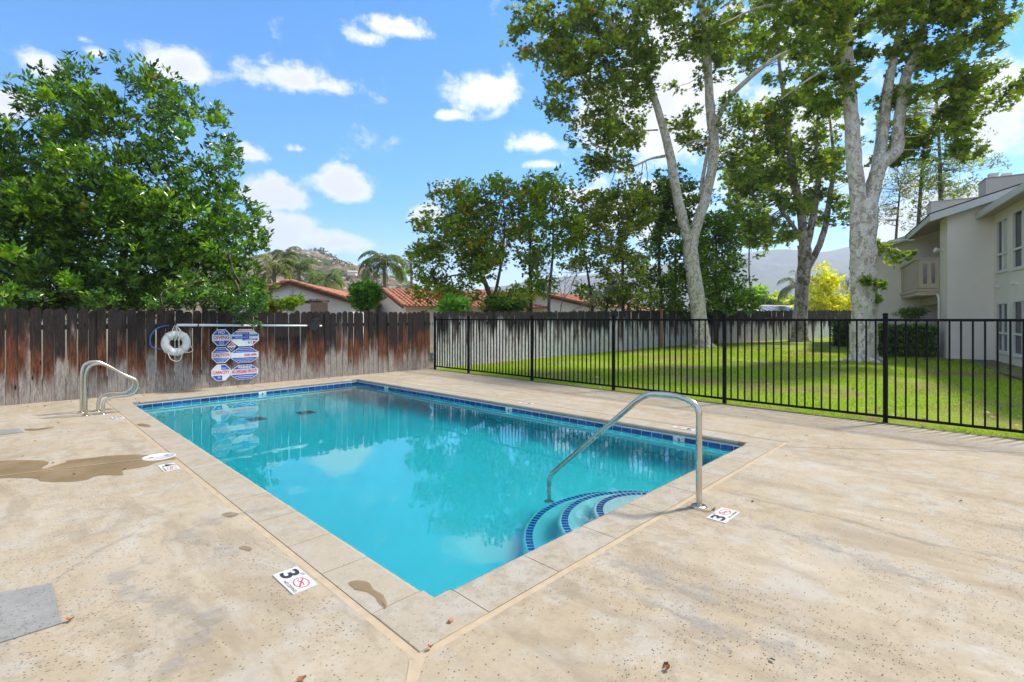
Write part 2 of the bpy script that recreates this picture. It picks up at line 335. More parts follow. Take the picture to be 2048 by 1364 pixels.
# sealant joint round the coping, slightly sunk
mb = MB()
for i in range(4):
    a, b, c, d = jout[i], jout[(i+1) % 4], outer[(i+1) % 4], outer[i]; z = Vector((0, 0, -.004))
    mb.add([a+z, b+z, c+z, d+z], [(0, 1, 2, 3)])
    mb.add([a, b, b+z*6, a+z*6, c+z*.1, d+z*.1, c+z*6, d+z*6], [(0, 1, 2, 3), (4, 5, 7, 6)])
e0 = jout[0]; e1 = gp(812, 1364); e2 = gp(700, 1600)
mb.add([e0+Vector((-.02, .03, .003)), e0+Vector((.035, -.01, .003)), gp(836, 1364)+Vector((0, 0, .003)), gp(812, 1364)+Vector((0, 0, .003))], [(0, 1, 2, 3)])
mb.add([gp(812, 1364)+Vector((0, 0, .003)), gp(836, 1364)+Vector((0, 0, .003)), gp(760, 1700)+Vector((0, 0, .003)), gp(735, 1700)+Vector((0, 0, .003))], [(0, 1, 2, 3)])
# the control joint running from the right coping corner towards the iron fence and one across the left deck
def soft_strip(name, pts, w, z, mat):
    P = spline([(*gp(*p)[:2], z) for p in pts], 10); vs = []; at = []; n = 5
    for i, p in enumerate(P):
        p = Vector(p); d = (Vector(P[min(i+1, len(P)-1)])-Vector(P[max(i-1, 0)])).normalized(); nn = Vector((-d.y, d.x, 0)); e = min(1, min(i, len(P)-1-i)/4)
        ww = w*(.8+.5*math.sin(i*.7)+.3*math.sin(i*1.9+1))
        for k in range(n): f = k/(n-1)*2-1; vs.append(p+nn*f*ww); at.append((1-f*f)*e)
    fs = [(i*n+k, (i+1)*n+k, (i+1)*n+k+1, i*n+k+1) for i in range(len(P)-1) for k in range(n-1)]
    me = MB().add(vs, fs).mesh(name, mat); ca = me.color_attributes.new('fade', 'FLOAT_COLOR', 'POINT'); ca.data.foreach_set('color', np.array([(a, a, a, 1) for a in at], np.float32).ravel())
    return tag(link(name, me), kind='structure')
def strip(mb, pts, w, z):
    pts = [Vector((p[0], p[1], z)) for p in pts]
    for a, b in zip(pts, pts[1:]):
        d = (b-a).normalized(); n = Vector((-d.y, d.x, 0))*w/2; mb.add([a-n, b-n, b+n, a+n], [(0, 1, 2, 3)])
jo = mb.build('expansion_joint', M['mastic']); tag(jo, kind='structure')
mb = MB()
strip(mb, [gp(1545, 893), gp(1690, 897), gp(1850, 899), gp(2048, 905), gp(2200, 909)], .012, .004)
strip(mb, [gp(-200, 985), gp(0, 953), gp(150, 935), gp(300, 918)], .014, .007)
o = mb.build('deck_joint_line', M['mastic']); tag(o, kind='structure')
t = NT('cement_smear'); n = t.noise(5, 6, .7); base = t.pbr(t.mix(t.ramp(t.noise(20, 4), .3, .7), (.35, .335, .305), (.40, .385, .355)), .85)
pr = [x for x in t.t.nodes if x.type == 'BSDF_PRINCIPLED'][0]; fd = t.n('ShaderNodeAttribute', attribute_name='fade').outputs['Fac']; t.set(pr.inputs['Alpha'], t.m('MULTIPLY', t.ramp(t.m('ADD', t.m('MULTIPLY', n, 1.3), t.m('MULTIPLY', fd, .5)), .75, 1.5, smooth=True), .55)); t.set([x for x in t.t.nodes if x.type == 'TEX_NOISE'][0].inputs['Scale'], 11.0); M['smear'] = t.mat
for k_, (pts_, w_) in enumerate((([(1428, 978), (1560, 1010), (1700, 1042), (1850, 1085), (2048, 1122), (2300, 1185)], .05), ([(1205, 1110), (1300, 1150), (1400, 1190), (1500, 1215)], .12), ([(104, 1166), (140, 1140), (200, 1100), (260, 1070), (300, 1045)], .03),
        ([(330, 1110), (245, 1145), (270, 1190), (350, 1215), (420, 1245), (370, 1300), (345, 1364)], .10), ([(1500, 1040), (1620, 1080), (1760, 1130), (1900, 1180)], .12), ([(1330, 1210), (1450, 1260), (1560, 1300), (1640, 1364)], .11), ([(1250, 1180), (1400, 1250), (1480, 1320)], .08), ([(560, 1010), (430, 1040), (380, 1070), (500, 1120)], .12))):
    soft_strip('cement_haze', pts_, w_, .004+.0006*k_, M['smear'])

# ---- coping stones
pool = thing('swimming_pool', 'rectangular turquoise swimming pool set in the concrete deck', 'swimming pool', (N0.x, N0.y, 0))
def edge_cuts(i, cuts):                    # cuts: distances along edge i from its first corner
    a, b = PQ[i], PQ[(i+1) % 4]; A, B = outer[i], outer[(i+1) % 4]; Ln = (b-a).length
    ks = [0]+[c/Ln for c in cuts]+[1]
    return [(a.lerp(b, k), A.lerp(B, k)) for k in ks], ks
def edist(i, px, py):
    a, b = PQ[i], PQ[(i+1) % 4]; return (gp(px, py)-a).dot((b-a).normalized())
def out_n(i):
    a, b = PQ[i], PQ[(i+1) % 4]; d = (b-a).normalized(); return d, Vector((d.y, -d.x, 0))
def stone(i, s0, s1, g0=.003, g1=.003):
    a_ = PQ[i]; d, n_ = out_n(i); a = a_+d*(s0+g0); b = a_+d*(s1-g1); A = a+n_*CW; B = b+n_*CW
    prof = [(0, 0), (.88, 0), (.955, -.006), (.992, -.02), (1.0, -.036), (.985, -.052), (.93, -.058), (0, -.058)]
    m = MB(); n = len(prof)
    vs = [A.lerp(a, f)+Vector((0, 0, z)) for f, z in prof]+[B.lerp(b, f)+Vector((0, 0, z)) for f, z in prof]
    m.add(vs, [(i, i+n, (i+1) % n+n, (i+1) % n) for i in range(n)]+[tuple(range(n)), tuple(range(2*n-1, n-1, -1))])
    return m.build('coping_stone', M['coping'], pool)
def corner_stone(i, sp, sn):
    c = PQ[i]; d1, n1 = out_n(i-1); d2, n2 = out_n(i); a = c-d1*(sp-.003); b = c+d2*(sn-.003)
    m = MB(); m.prism([a, c, b, b+n2*CW, outer[i], a+n1*CW][::-1], (0, 0, -.058)); o = m.build('coping_stone', M['coping'], pool); return soft_edge(o, .008, 3)
c0 = [edist(0, 903, 1178), edist(0, 1046, 1110)]; c0 += [c0[-1]+.62*k for k in range(1, 6) if c0[-1]+.62*k < 4.4]
Lp = (L0-N0).length
c3d = sorted([edist(3, 844, 1181), edist(3, 727, 1116), edist(3, 663, 1065), edist(3, 595, 1022), edist(3, 417, 904)])
c3 = sorted(set([round(x, 3) for x in c3d if 0 < x < Lp])); more = []
full = [0.0]+c3+[Lp]
for a, b in zip(full, full[1:]):
    k = int((b-a)/.75); more += [a+(b-a)*j/(k+1) for j in range(1, k+1)]
c3 = sorted(c3+more)
c1 = [.45+.9*k for k in range(10) if .45+.9*k < (F0-R0).length-.3]
c2 = [.4+.9*k for k in range(6) if .4+.9*k < (L0-F0).length-.3]
ECUTS = [c0, c1, c2, c3]; LENS = [(PQ[(i+1) % 4]-PQ[i]).length for i in range(4)]
ECUTS[0].append(LENS[0]-.12); ECUTS[1] = [.10]+ECUTS[1]+[LENS[1]-.12]; ECUTS[2] = [.12]+ECUTS[2]+[LENS[2]-.12]; ECUTS[3].insert(0, .12)
ECUTS[3][-1] = LENS[3]-max(.10, LENS[3]-ECUTS[3][-1])
for i in range(4):
    cs = sorted(ECUTS[i]); ECUTS[i] = cs
    for a, b in zip(cs, cs[1:]):
        if b-a > .05: stone(i, a, b)
for i in range(4): corner_stone(i, LENS[i-1]-ECUTS[i-1][-1], ECUTS[i][0])
mb = MB()                                   # pale caulk between the stones
for i in range(4):
    for sx in ECUTS[i]:
        d, n_ = out_n(i); p = PQ[i]+d*sx; mb.add([p-d*.006+n_*.03-UP0*.0035, p+d*.006+n_*.03-UP0*.0035, p+d*.006+n_*(CW-.004)-UP0*.0035, p-d*.006+n_*(CW-.004)-UP0*.0035], [(0, 1, 2, 3)])
mb.build('caulk_lines', M['mastic'], pool)['kind'] = 'stuff'
# ---- basin: walls, floor
ZW = -.125; wi = off_quad(PQ, .006); DEPTH = [-1.12, -1.12, -1.72, -1.72]
mb = MB(); fl = [Vector((p.x, p.y, z)) for p, z in zip(wi, DEPTH)]; top = [Vector((p.x, p.y, -.056)) for p in wi]
mb.add(top+fl, [(i, i+4, (i+1) % 4+4, (i+1) % 4) for i in range(4)]+[(4, 7, 6, 5)])
mb.build('basin', M['plaster'], pool)
mb = MB()                                   # ground under the coping
for i in range(4):
    a, b, c, d = outer[i], outer[(i+1) % 4], wi[(i+1) % 4], wi[i]; z = Vector((0, 0, -.06)); mb.add([a+z, b+z, c+z, d+z], [(0, 1, 2, 3)])
mb.build('bond_beam', M['grout'], pool)
# ---- waterline tiles on the two walls the photograph shows (one object each), a joined strip on the two near walls
def tile_row(i, single=True, skip=()):
    a, b = PQ[i], PQ[(i+1) % 4]; d = (b-a).normalized(); inn = Vector((-d.y, d.x, 0)); Ln = (b-a).length; n = int(Ln/.156); pitch = Ln/n
    m0 = MB().box((0, 0, 0), (pitch/2-.006, .004, .045)).mesh('tile', M['tile']); ang = math.atan2(d.y, d.x); j = MB()
    g = MB(); g.add([a+inn*.001+Vector((0, 0, -.058)), b+inn*.001+Vector((0, 0, -.058)), b+inn*.001+Vector((0, 0, -.23)), a+inn*.001+Vector((0, 0, -.23))], [(0, 1, 2, 3)])
    g.build('grout_band', M['grout'], pool)
    for k in range(n):
        c = a+d*(pitch*(k+.5))+inn*.004+Vector((0, 0, -.118+.0))
        if any(abs((k+.5)*pitch-s) < pitch*.5 for s in skip): 
            marker_slots.append((c, d, inn, pitch)); continue
        if single:
            o = link('tile', m0, pool); o.location = c-wloc(pool); o.rotation_euler = (random.uniform(-.012, .012), 0, ang+random.uniform(-.006, .006))
        else: j.box(c, (pitch/2-.006, .004, .045), (d, inn, Vector((0, 0, 1))))
    if not single: tag(j.build('waterline_tiles', M['tile'], pool), kind='stuff')
marker_slots = []
def zdist(i, px, py):                        # distance along wall i of a marker seen at the waterline band
    a, b = PQ[i], PQ[(i+1) % 4]; return (gp(px, py, -.1)-a).dot((b-a).normalized())
tile_row(1, True, (zdist(1, 1352, 879), zdist(1, 1012, 819), zdist(1, 781, 776)))
mk1 = list(marker_slots); marker_slots.clear()
tile_row(2, True, (zdist(2, 507, 784),)); mk2 = list(marker_slots); marker_slots.clear()
tile_row(0, False); tile_row(3, False)

FONT = {}
def text(s, h, mat, parent, origin, xa, ya, width=None, depth=.0012, name='lettering', align='CENTER'):
    c = D.curves.new(name, 'FONT'); c.body = s; c.size = 1; c.align_x = align; c.align_y = 'CENTER'; c.offset = .028 if h > .04 else .012; c.resolution_u = 3
    c.materials.append(mat); o = D.objects.new(name, c); COL.objects.link(o)
    bpy.context.view_layer.update(); w = o.dimensions.x or 1; hh = o.dimensions.y or 1
    sy = h/max(hh, .1); sx = (width/w) if width else sy
    c.extrude = 0.0
    xa = xa.normalized(); ya = ya.normalized(); na = xa.cross(ya)
    o.matrix_world = Matrix.Identity(4)
    m = Matrix((xa*sx, ya*sy, na*sy)).transposed().to_4x4(); m.translation = Vector(origin)+na*depth
    if parent is not None:
        o.parent = parent; m.translation -= wloc(parent)
    o.matrix_local = m
    me = D.meshes.new_from_object(o); me.name = name; q = D.objects.new(name, me); COL.objects.link(q); q.parent = parent; q.matrix_local = m; D.objects.remove(o); return q
for (c, d, inn, pitch), s in list(zip(mk1, ('3', '4', '5')))+list(zip(mk2, ('5',))):
    b = MB().box(c, (pitch/2-.004, .005, .047), (d, inn, Vector((0, 0, 1)))).build('depth_tile', M['signwhite'], pool)
    text(s, .055, M['print'], b, c+inn*.0055-d*0+Vector((0, 0, .0)), -d, Vector((0, 0, 1)), width=.04)
    text('FT', .02, M['print'], b, c+inn*.0055-d*.05+Vector((0, 0, .02)), -d, Vector((0, 0, 1)), width=.02)

# ---- entry steps (concentric half rounds) with one blue tile per nosing piece
def refr(px, py, zr):                        # where a sight line bent by the water surface meets depth zr
    s = gp(px, py, ZW); d = (s-Vector((CAM[0], CAM[1], CH))); hd = Vector((d.x, d.y, 0)); ci = hd.length/d.length
    st = ci/1.5; k = (ZW-zr)*st/math.sqrt(1-st*st); return s+hd.normalized()*k+Vector((0, 0, zr-ZW))
ARCS = [[(1050, 1104), (1042, 1077), (1059, 1040), (1091, 1008), (1138, 992), (1180, 984)], [(1128, 1066), (1115, 1037), (1128, 1011), (1165, 992), (1225, 981)], [(1194, 1033), (1184, 1018), (1191, 1003), (1217, 989), (1257, 983), (1295, 984)]]
STEPS = []
for arc, guess in zip(ARCS, (-.90, -.62, -.36)):
    best = None
    for z in np.arange(guess-.16, guess+.16, .02):
        P = [refr(*p, z) for p in arc]
        for cx in np.arange(2.0, 2.8, .04):
            r = np.array([math.hypot(p.x-cx, p.y+.05) for p in P]); e = r.std()+abs(z-guess)*.05+abs(cx-2.4)*.02
            if best is None or e < best[0]: best = (e, z, cx, r.mean())
    STEPS.append(best[1:])
print('STEPS', STEPS)
for k, (z, cx, r) in enumerate(STEPS):
    m = MB(); n = 48; yb = lambda x: N0.y+(R0.y-N0.y)*(x-N0.x)/(R0.x-N0.x)-.004
    ring = [Vector((cx-r*math.cos(math.pi*i/n), -.05+r*math.sin(math.pi*i/n), z)) for i in range(n+1)]
    ring = [p for p in ring if p.y > yb(p.x)]; ring = [Vector((ring[0].x, yb(ring[0].x), z))]+ring+[Vector((ring[-1].x, yb(ring[-1].x), z))]
    rt = [Vector((p.x-(p.x-cx)*.02/r, p.y-(p.y)*.02/r, z)) for p in ring]; low = [Vector((p.x, p.y, z-.02)) for p in ring]; bot = [Vector((p.x, p.y, -1.6)) for p in ring]
    q = len(ring); m.add(rt+low+bot, [tuple(range(q))[::-1]]+[(i, i+1, i+1+q, i+q) for i in range(q-1)]+[(i+q, i+1+q, i+1+2*q, i+2*q) for i in range(q-1)])
    s = m.build('entry_step', M['plaster'], pool)
    w = .052; nt_ = max(10, int(math.pi*(r-.06)/w)); tm = MB().box((0, 0, 0), (.0195, .029, .003)).mesh('tile', M['steptile'])
    for i in range(nt_):
        th = math.pi*(i+.5)/nt_; rr = r-.062; p = Vector((cx-rr*math.cos(th), -.05+rr*math.sin(th), z+.002))
        if p.y < yb(p.x)+.02: continue
        o = link('tile', tm, s, rel=True); o.location = p-wloc(s); o.rotation_euler = (0, 0, math.pi/2-th)
        # long side points along the radius
# floor drains
for px, py in ((612, 825), (512, 838)):
    p = refr(px, py, -1.60); p.z = -1.12-.6*max(0, min(1, p.y/9.1))+.012
    mb = MB().box(p, (.15, .15, .006)); dr = mb.build('floor_drain', M['drain'], pool)
# water body
wq = off_quad(PQ, -.001+.004)
mb = MB(); tp = [Vector((p.x, p.y, ZW)) for p in wq]; bt = [Vector((p.x, p.y, -2.1)) for p in wq]
mb.add(tp+bt, [(0, 1, 2, 3), (7, 6, 5, 4)]+[(i, i+4, (i+1) % 4+4, (i+1) % 4) for i in range(4)])
o = mb.build('water', M['water']); tag(o, kind='structure')

# ------------------------------------------------------------------ ground and lawn
t = NT('dry_soil'); n = t.noise(.3, 6); n2 = t.noise(6, 6, .7)
M['soil'] = t.pbr(t.mix(t.ramp(n, .35, .65), t.mix(n2, (.16, .12, .08), (.26, .20, .13)), (.12, .13, .06)), .95, nrm=t.bump(n2, .5, .03))
mb = MB(); z = -.05; X0, X1, Y0, Y1 = -15.9, 7.05, -11.9, 10.0; B = 3500
for a in ((-B, Y1, B, B), (-B, -B, B, Y0), (-B, Y0, X0, Y1), (X1, Y0, B, Y1)):
    mb.add([(a[0], a[1], z), (a[2], a[1], z), (a[2], a[3], z), (a[0], a[3], z)], [(0, 1, 2, 3)])
tag(mb.build('ground', M['soil']), kind='structure')
t = NT('lawn_turf'); n = t.noise(.55, 5, .6, dist=.3); n2 = t.noise(5, 6, .7); n3 = t.noise(60, 3)
g = t.mix(t.ramp(n2, .35, .65), (.24, .36, .025), (.32, .43, .035)); dry = t.mix(n2, (.26, .18, .10), (.36, .27, .14))
c = t.mix(t.ramp(t.m('ADD', n, t.m('MULTIPLY', t.m('SUBTRACT', n2, .5), .5)), .50, .60, 0, .9, smooth=True), g, dry)
M['turf'] = t.pbr(t.mix(t.ramp(n3, .35, .7, 0, .5), c, (.05, .09, .01)), .9, nrm=t.bump(n3, .7, .02), spec=.1)
from mathutils import noise as mn
def lawn_z(x, y): return tz(x)+.018*mn.noise(Vector((x*.6, y*.6, 3)))-.03*math.exp(-max(0, x-7.2)*3)
mb = MB(); xs = [7.02, 7.1, 7.16, 7.22]+list(np.arange(7.4, 16, .3))+list(np.arange(16, 62, 1.0)); ys = list(np.arange(-14, 10.3, .5))
yv = lambda x, y: min(y, FENCE2_Y(x)+.3)
F2 = [(865, 14.92, 1.73), (1092, 18.6, 1.80), (1226, 21.2, 1.86), (1315, 23.3, 1.90), (1432, 27.0, 1.97), (1590, 30.5, 2.03), (1700, 34.5, 2.13), (1790, 38, 2.2)]
F2P = []
for px, Z, zt in F2:
    X = (px-1024)/FPX*Z; p = xz(X, Z); F2P.append((p, zt))
def FENCE2_Y(x):
    xs_ = [p.x for p, _ in F2P]; ys_ = [p.y for p, _ in F2P]; return float(np.interp(x, xs_, ys_))
for x in xs:
    for y in ys:
        x_ = x if x > 7.2 else IX(y)-.10+(x-7.02)*.9
        yy = min(y, FENCE2_Y(x)+.25) if y > 5 else y
        mb.v.append((x_, yy, lawn_z(x, y) if x > 7.1 else -.02))
nx, ny = len(xs), len(ys)
for i in range(nx-1):
    for j in range(ny-1): mb.f.append((i*ny+j, (i+1)*ny+j, (i+1)*ny+j+1, i*ny+j+1)); mb.m.append(0)
tag(mb.build('lawn', M['turf'], smooth=True), kind='structure')

mb = MB(); ys_ = list(np.arange(-9, 9.7, .08)); n = len(ys_)
lo = [Vector((IX(y)-.115, y, .004)) for y in ys_]; hi = [Vector((IX(y)-.02+.11*max(-.6, mn.noise(Vector((0, y*.8, 4)))*1.8+mn.noise(Vector((0, y*6, 4)))*.5), y, .012)) for y in ys_]
mb.add(lo+hi, [(i, n+i, n+i+1, i+1) for i in range(n-1)]); tag(mb.build('soil_edge', M['soil']), kind='structure')
# ------------------------------------------------------------------ leaf meshes
SH = {'oval': ([(0, 0, 0), (.5, .20, .06), (1, 0, 0), (.5, -.20, .06)], [(0, 1, 2), (0, 2, 3)]),
      'broad': ([(0, 0, 0), (.4, .30, .08), (1, 0, -.05), (.4, -.30, .08)], [(0, 1, 2), (0, 2, 3)]),
      'maple': ([(0, 0, 0), (.05, .38, .03), (.36, .20, 0), (.52, .55, .05), (.66, .17, 0), (1.05, 0, -.06), (.66, -.17, 0), (.52, -.55, .05), (.36, -.20, 0), (.05, -.38, .03)], [(0, 1, 2, 3, 4, 5, 6, 7, 8, 9)]),
      'blade': ([(0, .06, 0), (1, 0, 0), (0, -.06, 0)], [(0, 1, 2)])}
def leaf_obj(name, C, A, Nn, size, cols, shape, mat, parent=None):
    """C centres, A leaf axis, Nn leaf normal, all (n,3); size (n,), cols (n,3)."""
    sv, sf = SH[shape]; sv = np.array(sv); k = len(sv); n = len(C)
    A = A/np.linalg.norm(A, axis=1)[:, None]; Nn = Nn-A*(Nn*A).sum(1)[:, None]; Nn /= np.linalg.norm(Nn, axis=1)[:, None]+1e-9; Bv = np.cross(Nn, A)
    V = C[:, None, :]+size[:, None, None]*(sv[None, :, 0, None]*A[:, None, :]+sv[None, :, 1, None]*Bv[:, None, :]+sv[None, :, 2, None]*Nn[:, None, :])
    me = D.meshes.new(name); me.vertices.add(n*k); me.vertices.foreach_set('co', V.astype(np.float32).ravel())
    flat = np.concatenate([np.array(f) for f in sf]); tot = np.array([len(f) for f in sf]); nl = len(flat)
    li = (np.arange(n)[:, None]*k+flat[None, :]).ravel().astype(np.int32); me.loops.add(n*nl); me.loops.foreach_set('vertex_index', li)
    ls = np.concatenate([[0], np.cumsum(tot)[:-1]]); me.polygons.add(n*len(sf))
    me.polygons.foreach_set('loop_start', (np.arange(n)[:, None]*nl+ls[None, :]).ravel().astype(np.int32))
    me.polygons.foreach_set('loop_total', np.tile(tot, n).astype(np.int32)); me.update(calc_edges=True)
    ca = me.color_attributes.new('leafcol', 'FLOAT_COLOR', 'POINT'); cc = np.ones((n*k, 4), np.float32); cc[:, :3] = np.repeat(cols, k, axis=0); ca.data.foreach_set('color', cc.ravel())
    me.materials.append(mat); return link(name, me, parent)
def pal(n, palette, jit=.22):
    w = np.array([p[0] for p in palette], float); w /= w.sum(); idx = rng.choice(len(palette), n, p=w)
    return np.array([p[1] for p in palette])[idx]*(1+rng.normal(0, jit, (n, 1)).clip(-.5, .6))
def unit(n):
    v = rng.normal(size=(n, 3)); return v/np.linalg.norm(v, axis=1)[:, None]
def sprays(cent, per, spread, size, palette, shape, mat, parent, up=.5, droop=0.0, name='foliage', outward=None):
    """leafy sprays: `per` leaves radiating from each spray centre"""
    n = len(cent); sc = pal(n, palette, .16)*1.65; C = np.repeat(cent, per, axis=0); N_ = n*per
    A = unit(N_); 
    if outward is not None: A = A+np.repeat(outward, per, axis=0)*.7
    A[:, 2] = A[:, 2]*.7+up-droop; A /= np.linalg.norm(A, axis=1)[:, None]
    Nn = rng.normal(0, .55, (N_, 3)); Nn[:, 2] += 1.0
    sc = sc*np.array([1.10, 1.03, .8]); C = C+unit(N_)*spread*rng.random((N_, 1))**.5+A*size*.1
    s = size*rng.uniform(.65, 1.25, N_); cols = np.repeat(sc, per, axis=0)*(1+rng.normal(0, .14, (N_, 1)))
    return leaf_obj(name, C, A, Nn, s, cols.clip(.002, 1), shape, mat, parent)
def blob_pts(blobs, n, shell=.45):
    """blobs (px,py,Z,rx_px,ry_px,rdepth_m[,weight]); returns points and outward directions"""
    vol = np.array([b[3]*b[4]*(b[6] if len(b) > 6 else 1) for b in blobs], float); cnt = rng.multinomial(n, vol/vol.sum()); P = []; O = []
    for b, k in zip(blobs, cnt):
        if not k: continue
        c = np.array(dp(b[0], b[1], b[2])); u = unit(k); r = (shell+(1-shell)*rng.random(k))**.75*rng.uniform(.8, 1.08, k)
        rx, rz, rd = b[3]*b[2]/FPX, b[4]*b[2]/FPX, b[5]
        loc = u*r[:, None]; R3 = np.array([RT[0], RT[1], 0]); F3 = np.array([FW[0], FW[1], 0])
        P.append(c+loc[:, :1]*rx*R3+loc[:, 1:2]*rd*F3+loc[:, 2:3]*rz*np.array([0, 0, 1])); O.append(u[:, :1]*R3+u[:, 1:2]*F3+u[:, 2:3]*np.array([0, 0, 1]))
    return np.concatenate(P), np.concatenate(O)
def clumped(P, O, n, rad, flat=.6):
    """thin the crown into clumps: pick n of the points round cluster centres so that gaps remain"""
    k = max(4, n//10); idx = rng.choice(len(P), k, replace=len(P) < k); c = rng.integers(0, k, n); q = unit(n)*rad*rng.random((n, 1))**.45; q[:, 2] *= flat
    return P[idx[c]]+q, O[idx[c]]
def limb(paths, name, mat, parent, seg=10, wob=.04, n=6):
    mb = MB()
    for p in paths:
        s = spline(p, n); mb.tube([q[:3] for q in s], [max(.004, q[3]) for q in s], seg, wob=wob)
    return mb.build(name, mat, parent, smooth=True)
def px_path(pts): return [(*dp(a, b, Z), r) for a, b, Z, r in pts]
def twigs(parent, mat, ends, srcs, k, r=.012, name='twigs'):
    mb = MB(); S = np.array(srcs); idx = rng.choice(len(ends), min(k, len(ends)), replace=False)
    for i in idx:
        e = ends[i]; d = np.linalg.norm(S-e, axis=1)+.35*np.maximum(0, S[:, 2]-e[2]); s = S[np.argmin(d)]; mid = (s+e)/2+np.array([*rng.normal(0, .06, 2), -.05])*np.linalg.norm(e-s)
        mb.tube([s, mid, e], [r*1.5, r, r*.4], 4, caps=False)
    return tag(mb.build(name, mat, parent, smooth=True), kind='stuff')
def path_nodes(paths, skip=.35):
    out = []
    for p in paths:
        s = spline(p, 8); out += [q[:3] for q in s[int(len(s)*skip):]]
    return out

# ------------------------------------------------------------------ wooden fences
def board_mesh(w, h, mat, kind, nm):
    th = .018; a = w/2
    if kind == 0: top = [(-a, h-.05), (-a+.02, h-.018), (-a*.45, h-.002), (0, h), (a*.45, h-.002), (a-.02, h-.018), (a, h-.05)]
    elif kind == 1: top = [(-a, h-.045), (-a*.75, h-.014), (-a*.2, h), (a*.5, h-.004), (a*.85, h-.03), (a, h-.06)]
    else: top = [(-a, h-.06), (-a*.6, h-.02), (a*.1, h+.004), (a*.8, h-.03), (a, h-.07)]
    pr_ = [Vector((-a, 0, 0)), Vector((a, 0, 0))]+[Vector((x, 0, z)) for x, z in reversed(top)]
    m = MB(); m.prism([p+Vector((0, th, 0)) for p in pr_], (0, -th, 0)); return m.mesh(nm, mat)
def wood_fence(label, nodes, matk, pitch, hi_count, g, facing):
    """nodes: [(Vector base, ground z, top z)]"""
    root = thing('wooden_fence', label, 'fence', nodes[0][0]); var = {}
    acc = [0]
    for a, b in zip(nodes, nodes[1:]): acc.append(acc[-1]+(b[0]-a[0]).length)
    def at_(s):
        i = min(len(acc)-2, max(0, int(np.searchsorted(acc, s)-1))); k = (s-acc[i])/(acc[i+1]-acc[i]); a, b = nodes[i], nodes[i+1]
        return a[0].lerp(b[0], k), a[1]+(b[1]-a[1])*k, a[2]+(b[2]-a[2])*k, (b[0]-a[0]).normalized()
    s = 0; cnt = 0; rest = MB()
    while s < acc[-1]-.05:
        w = pitch*random.choice((.92, 1, 1, 1.04, .98)); gap = random.choice((.003, .004, .005, .010, .006)) if cnt % 3 else random.choice((.004, .012))
        p, zg, zt, d = at_(s+w/2); h = zt-zg+random.uniform(-.035, .028); hk = round(h, 1); wk = round(w, 3); kd = random.randint(0, 2)
        ang = math.atan2(d.y, d.x)
        nrm = Vector((-d.y, d.x, 0))
        if cnt < hi_count:
            key = (wk, hk, kd)
            if key not in var: var[key] = board_mesh(wk-.004, hk, M[matk], kd, 'board')
            o = link('board', var[key], root, rel=True); o.location = p-nodes[0][0]+nrm*random.uniform(-.006, .006)+Vector((0, 0, zg-nodes[0][0].z)); o.rotation_euler = (random.uniform(-.010, .010), random.uniform(-.009, .009), ang+random.uniform(-.03, .03)); o.scale = (1, 1, h/hk)
        else:
            ax = (d, nrm, Vector((0, 0, 1))); rest.box(p+Vector((0, 0, zg+h/2)), (w/2-.003, .009, h/2), ax)
        s += w+gap; cnt += 1
    if rest.v: tag(rest.build('far_boards', M[matk], root), kind='stuff')
    # rails and posts on the far side
    for hz_ in (.35, 1.35):
        for a, b in zip(nodes, nodes[1:]):
            d = (b[0]-a[0]).normalized(); nrm = Vector((-d.y, d.x, 0)); c = (a[0]+b[0])/2+nrm*.045+Vector((0, 0, (a[1]+b[1])/2+hz_)); ln = (b[0]-a[0]).length/2
            dz = Vector((b[0].x-a[0].x, b[0].y-a[0].y, b[1]-a[1])).normalized()
            MB().box(c, (ln-.002, .018, .045), (dz, nrm, dz.cross(nrm))).build('rail', M[matk], root)
    s = .3
    while s < acc[-1]:
        p, zg, zt, d = at_(s); nrm = Vector((-d.y, d.x, 0)); MB().box(p+nrm*.11+Vector((0, 0, zg+(zt-zg)/2-.05)), (.045, .045, (zt-zg)/2-.02), (d, nrm, Vector((0, 0, 1)))).build('post', M[matk], root); s += 2.44
    return root, at_, acc
lft = FA-FD*5.0
wood_fence('brown stained board fence with blackened tops behind the pool', [(lft, 0, 1.70), (FA.copy(), 0, 1.70), (FA+FD*((FB-FA).length*.55), 0, 1.685), (FB-FD*.05, 0, 1.73)], 'board1', .150, 300, 0, 1)
n2 = [(p.copy(), tz(p.x)-.01, zt) for p, zt in F2P]; n2[0] = (FB+FD*.04, 0, 1.73)
wf2, at2, acc2 = wood_fence('long grey weathered board fence running along the back of the lawn', n2, 'board2', .142, 290, 0, 1)
# cedar post in front of the grey fence
tq, Zq = hit(1319, (F2P[3][0].x, F2P[3][0].y), (1, -.06)); pq = dp(1319, 620, Zq)
mb = MB(); d = FD; mb.box((pq.x, pq.y-.1, tz(pq.x)+.93), (.05, .045, .95), (FD, FN, Vector((0, 0, 1)))); o = mb.build('fence_post', M['newpost']); tag(o, 'plain reddish cedar post standing against the grey board fence', 'post')

